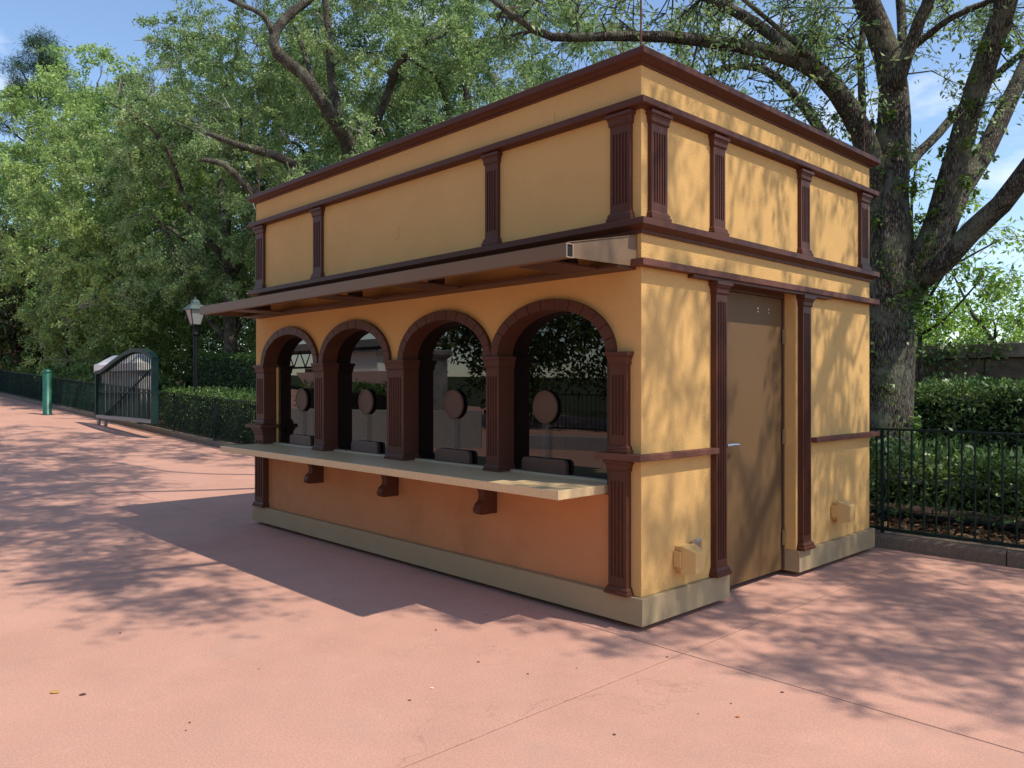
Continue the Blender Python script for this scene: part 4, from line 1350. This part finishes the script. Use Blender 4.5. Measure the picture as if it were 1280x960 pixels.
pts_s = [tuple(at(u, v, d)) + (.3, .3, .25, n_) for u, v, d, n_ in ((1140, 230, 12.2, 3), (1145, 280, 12.2, 5), (1150, 320, 12.3, 6), (1165, 360, 12.3, 7), (1150, 390, 12.3, 7), (1200, 330, 12, 4), (1180, 300, 12.2, 4), (1215, 300, 12, 3), (1235, 345, 12, 6), (1262, 350, 12, 4), (1270, 300, 12, 3), (1170, 390, 12, 5), (1205, 255, 12, 2), (1225, 370, 12, 3), (1150, 180, 12, 2))]
make_tree('sapling', 'thin leafy sapling between the oak trunk and the stone wall', (x, y, z), lb, pts_s, per=42, lsize=.105, lw=.38, crad=.3, leaf='bright_leaf', bark='bark_brown', sides=6, twr=.004, rmin=.004)

# --- street-side oaks beyond the right edge and behind the camera: they shade the paving
x, y, z = 8.5, 7.5, .1
make_tree('oak_tree', 'oak beyond the right edge of the view whose crown shades the paving', (x, y, z), limbs_for(x, y, z, 11, 5, 7, .3, 21),
          [(7.2, 4.4, 8.6, 3.0, 2.2, 1.8, 70)], per=110, lsize=.10, lw=.38, crad=.6, leaf='oak_leaf', sides=8, twr=.008, cull=lambda c: not above_frame(c, 30))
# --- fallen leaves on the paving
def fallen(x, y, s, mname, label, group=None, rz=0.0):
    b = MB()
    pts = []
    n = 7
    for i in range(n + 1):
        t = i / n
        w = math.sin(math.pi * t) ** .8 * .36 * s
        pts.append((t * s - s / 2, w, .0012 + .05 * s * abs(math.sin(t * 3))))
    vs = [(p[0], p[1], p[2] + .0012) for p in pts] + [(p[0], 0, p[2]) for p in pts] + [(p[0], -p[1], p[2] + .0008) for p in pts]
    k = n + 1
    fs = [(i, i + 1, k + i + 1, k + i) for i in range(n)] + [(k + i, k + i + 1, 2 * k + i + 1, 2 * k + i) for i in range(n)]
    b.add(vs, fs)
    return b.build('fallen_leaf', M[mname], None, loc=(x, y, T(x) + .001), rz=rz, label=label, cat='leaf', group=group)
M['leaf_yellow'] = mat('yellow_dead_leaf', (0.55, 0.30, 0.08), .6, .2, 20)
M['leaf_orange'] = mat('orange_dead_leaf', (0.50, 0.14, 0.03), .6, .2, 20)
M['leaf_brown'] = mat('brown_dead_leaf', (0.10, 0.05, 0.025), .7, .3, 20)
M['leaf_pale'] = mat('pale_scrap', (0.8, 0.76, 0.68), .7, .05, 20)
def gpt(u, v):
    d = Fv + Rv * (u - 640) / 989 + np.array([0, 0, 1]) * (480 - v) / 989
    t = -1.5 / d[2]; p = Cc + d * t
    return float(p[0]), float(p[1])
fallen(*gpt(68, 866), .055, 'leaf_yellow', 'curled yellow leaf lying on the sunlit paving at the far left', rz=.4)
fallen(*gpt(103, 869), .035, 'leaf_brown', 'small dark leaf lying just right of the yellow one', rz=1.0)
fallen(*gpt(922, 897), .022, 'leaf_orange', 'tiny orange leaf on the sunlit paving at the bottom right', rz=.7)
fallen(*gpt(540, 861), .020, 'leaf_pale', 'tiny pale scrap on the sunlit paving at the bottom centre', rz=.2)
for u, v in ((237, 904), (232, 914), (323, 837), (512, 876), (492, 769), (768, 919), (914, 880), (978, 866), (721, 836), (660, 843), (420, 750), (441, 726), (608, 769), (545, 788), (834, 822), (630, 772), (100, 702), (150, 792), (598, 828), (873, 893)):
    fallen(*gpt(u, v), random.uniform(.009, .02), 'leaf_brown', 'tiny dry brown leaf scrap lying on the pink paving', 'tiny dry leaf scraps on the paving', rz=random.uniform(0, 6))

# ------------------------------------------------------------ across the plaza (mirrored in the windows)
def wall_run(name, pts, h0, h1, th, m, label, cat):
    o = empty(name, (pts[0][0], pts[0][1], T(pts[0][0])), label=label, cat=cat)
    for k in range(len(pts) - 1):
        (xa, ya), (xb, yb) = pts[k], pts[k + 1]
        d = Vector((xb - xa, yb - ya, 0)); L_ = d.length; d.normalize(); n_ = Vector((-d.y, d.x, 0)) * th / 2
        ha, hb = (h0 + (h1 - h0) * k / (len(pts) - 1)), (h0 + (h1 - h0) * (k + 1) / (len(pts) - 1))
        A_, B_ = Vector((xa, ya, T(xa))), Vector((xb, yb, T(xb))) - d * .006
        b = MB(); b.add([A_ - n_, B_ - n_, B_ + n_, A_ + n_, A_ - n_ + Vector((0, 0, ha)), B_ - n_ + Vector((0, 0, hb)), B_ + n_ + Vector((0, 0, hb)), A_ + n_ + Vector((0, 0, ha))],
                        [(0, 3, 2, 1), (4, 5, 6, 7), (0, 1, 5, 4), (1, 2, 6, 5), (2, 3, 7, 6), (3, 0, 4, 7)])
        b.build('wall_section', M[m], o, loc=-Vector(o.location))
    return o
wall_run('low_wall', [(-19, -1.9 - 1.6), (-16.5, -3.6), (-14.6, -4.5), (-13.1, -5.9), (-11.9, -7.2), (-11.0, -8.1)], .86, .86, .4, 'kerbpale', 'rough grey retaining wall across the plaza, mirrored in the windows', 'wall')
wall_run('low_wall', [(-10.7, -8.6), (-9.4, -9.3), (-7.6, -10.0), (-5, -10.5), (-1, -10.7), (4, -10.5)], .30, .28, .5, 'kerbpale', 'low curved kerb wall across the plaza, mirrored in the nearest window', 'wall')
hedge('hedge', 'hedge above the grey wall across the plaza, mirrored in the second window', -19, -13.6, -9.6, -7.6, 1.25, lsize=.11, dens=160, z0=0, faces=('top', 'right', 'left', 'front'))
fr = empty('iron_fence', (-4, -11.6, 0), label='black iron railing across the plaza, mirrored in the nearest window', cat='fence')
for i in range(110):
    link('picket', PKM, fr, (-8 + i * .15, 0, .28))
b = MB(); b.box(-8, 8.6, -.02, .02, 1.2, 1.23); b.build('top_rail', M['ironblack'], fr)
b = MB(); b.box(-8, 8.6, -.02, .02, .30, .33); b.build('bottom_rail', M['ironblack'], fr)
bp = empty('monument', (-13.2, -8.3, 0), label='grey stone pillar with moulded cap across the plaza, mirrored in the third window', cat='pillar')
b = MB(); b.loft([(-.45, .45, -.3, .3, 0), (-.45, .45, -.3, .3, .3), (-.38, .38, -.24, .24, .34), (-.38, .38, -.24, .24, 2.15)]); b.build('shaft', M['greystone'], bp)
b = MB(); b.loft([(-.40, .40, -.26, .26, 2.151), (-.48, .48, -.34, .34, 2.24), (-.48, .48, -.34, .34, 2.33), (-.44, .44, -.30, .30, 2.36)]); b.build('cap', M['greystone'], bp)
for (x, y, r_, h, n_, lab) in ((-15.6, -13.8, 2.6, 8.5, 150, 'dark tree across the plaza, mirrored in the third window'), (-12.2, -16.5, 3.2, 9.5, 170, 'dark tree across the plaza, mirrored in the nearest window'), (-6.5, -17.5, 3.6, 9.5, 170, 'dark tree across the plaza left of the camera'), (1.5, -18.5, 4.0, 9, 150, 'dark tree across the plaza behind the camera')):
    make_tree('tree', lab, (x, y, T(x)), limbs_for(x, y, T(x), h, r_, 6, .25, int(-x * 10) % 97), [(x, y, h * .55, r_ * 1.15, r_, h * .5, n_)], per=120, lsize=.22, lw=.45, crad=.8, leaf='hedge_leaf', bark='bark_brown', sides=6, twr=0)
# bridge with a lattice parapet
br = empty('bridge', (-44, -21, T(-44)), label='dark iron footbridge in the distance, mirrored in the left windows', cat='bridge')
b = MB(); b.box(-16, 16, -1.5, 1.5, 2.2, 2.6); b.build('deck', M['kerbpale'], br)
b = MB()
for i in range(22):
    x0 = -15.5 + i * 1.4
    b.tube([(x0, 1.5, 1.2), (x0 + .7, 1.5, 2.2), (x0 + 1.4, 1.5, 1.2)], .04, 4, False)
b.box(-15.5, 15.4, 1.44, 1.56, 1.12, 1.24); b.build('truss', M['ironblack'], br)
for x in (-12, -4, 4, 12):
    b = MB(); b.box(x - .5, x + .5, -1.2, 1.2, -.5, 1.119); b.build('pier', M['greystone'], br)
bt = empty('boat', (-33, -19.5, T(-33)), label='white cabin boat moored across the plaza, mirrored in the second window', cat='boat')
b = MB(); b.loft([(-4, 4, -1.2, 1.2, 0), (-4.8, 4.5, -1.6, 1.6, 1.1), (-4.9, 4.6, -1.7, 1.7, 1.3)]); b.build('hull', M['white'], bt)
b = MB(); b.loft([(-2.8, 2.6, -1.2, 1.2, 1.31), (-2.4, 2.2, -1.1, 1.1, 2.3)]); b.build('cabin', M['leaf_pale'], bt)
b = MB(); b.box(-2.9, 2.8, -1.35, 1.35, 2.301, 2.38); b.build('cabin_roof', M['greystone'], bt)

# a passer-by, mirrored in the third window
def person(x, y, rz):
    root = empty('person', (x, y, T(x)), rz, label='person in orange top and dark shorts with red cup, mirrored in the third window', cat='person')
    def skin(name, V, E, Rd, m, parent, sub_=2):
        me = bpy.data.meshes.new(name); me.from_pydata(V, E, [])
        o = bpy.data.objects.new(name, me); S.collection.objects.link(o); o.parent = parent
        me.materials.append(M[m])
        md = o.modifiers.new('skin', 'SKIN')
        bm = bmesh.new(); bm.from_mesh(me)
        ly = bm.verts.layers.skin.verify()
        for v, r_ in zip(bm.verts, Rd):
            v[ly].radius = (r_, r_) if not isinstance(r_, tuple) else r_
            v[ly].use_root = (v.index == 0)
        bm.to_mesh(me); bm.free()
        sm = o.modifiers.new('sub', 'SUBSURF'); sm.levels = sub_; sm.render_levels = sub_
        return o
    V = [(0, 0, .95), (0, 0, 1.12), (0, .01, 1.30), (0, 0, 1.44), (0, -.01, 1.50), (0, -.02, 1.58), (0, -.02, 1.68),
         (.10, 0, .88), (.11, -.02, .50), (.10, .03, .10), (.10, -.10, .04),
         (-.10, 0, .88), (-.12, .06, .50), (-.12, .16, .12), (-.12, .04, .04),
         (.19, 0, 1.40), (.22, -.02, 1.14), (.17, -.24, 1.16), (.16, -.32, 1.19),
         (-.19, 0, 1.40), (-.24, .05, 1.13), (-.22, -.06, .92), (-.22, -.08, .84)]
    E = [(0, 1), (1, 2), (2, 3), (3, 4), (4, 5), (5, 6), (0, 7), (7, 8), (8, 9), (9, 10), (0, 11), (11, 12), (12, 13), (13, 14), (3, 15), (15, 16), (16, 17), (17, 18), (3, 19), (19, 20), (20, 21), (21, 22)]
    Rd = [(.13, .10), (.12, .09), (.14, .10), (.09, .07), .05, .085, .075, .085, .055, .035, .035, .085, .055, .035, .035, .05, .04, .03, .03, .05, .04, .03, .03]
    skin('body', V, E, Rd, 'skin', root)
    skin('top', [(0, 0, .98), (0, 0, 1.14), (0, .01, 1.32), (0, 0, 1.43), (.17, 0, 1.40), (-.17, 0, 1.40)], [(0, 1), (1, 2), (2, 3), (3, 4), (3, 5)], [(.155, .12), (.145, .11), (.165, .12), (.10, .085), .065, .065], 'shirt', root)
    skin('shorts', [(0, 0, .97), (.10, 0, .85), (.11, -.01, .62), (-.10, 0, .85), (-.12, .04, .62)], [(0, 1), (1, 2), (0, 3), (3, 4)], [(.15, .12), .10, .085, .10, .085], 'shorts', root)
    b = MB(); b.lathe([(.10, 1.655), (.105, 1.70), (.09, 1.75), (.05, 1.78), (.005, 1.785)], (0, -.02), 14); b.box(-.07, .07, -.20, -.10, 1.665, 1.68); b.build('cap', M['shorts'], root, smooth=True)
    for sx, (px_, py_, pz_) in ((1, (.16, -.33, 1.19)), (-1, (-.22, -.09, .83))):
        for k in range(4):
            o_ = (k - 1.5) * .018
            V = [(px_ + o_, py_, pz_), (px_ + o_, py_ - .04, pz_ - .01), (px_ + o_ + .004, py_ - .065, pz_ - .03)]
            skin('finger', V, [(0, 1), (1, 2)], [.009, .008, .007], 'skin', root, 1)
        skin('thumb', [(px_ - sx * .03, py_ + .02, pz_), (px_ - sx * .045, py_ - .01, pz_ + .01), (px_ - sx * .035, py_ - .03, pz_ + .01)], [(0, 1), (1, 2)], [.010, .009, .008], 'skin', root, 1)
    return root
M['skin'] = mat('skin', (0.55, 0.30, 0.20), .5, .03, 5)
M['shirt'] = mat('orange_shirt', (0.75, 0.22, 0.14), .8, .1, 8)
M['shorts'] = mat('dark_shorts', (0.03, 0.03, 0.04), .8, .1, 8)
M['redcup'] = mat('red_cup', (0.6, 0.03, 0.02), .4, .05, 8)
person(-12.4, -7.0, R(120))
a_ = R(120)
lx, ly = .155, -.375
cx_, cy_ = -12.4 + lx * math.cos(a_) - ly * math.sin(a_), -7.0 + lx * math.sin(a_) + ly * math.cos(a_)
b = MB(); b.lathe([(.028, 0), (.038, .11), (.036, .112)], n=12)
b.build('cup', M['redcup'], None, loc=(cx_, cy_, T(-12.4) + 1.14), label='red cup held by the person mirrored in the third window', cat='cup')

thicket('undergrowth', 'dark leafy mass across the plaza, mirrored in the nearest window', [(-17, 9, -27, -20.5, 0, 9)], 'hedge_leaf', .42, 9)
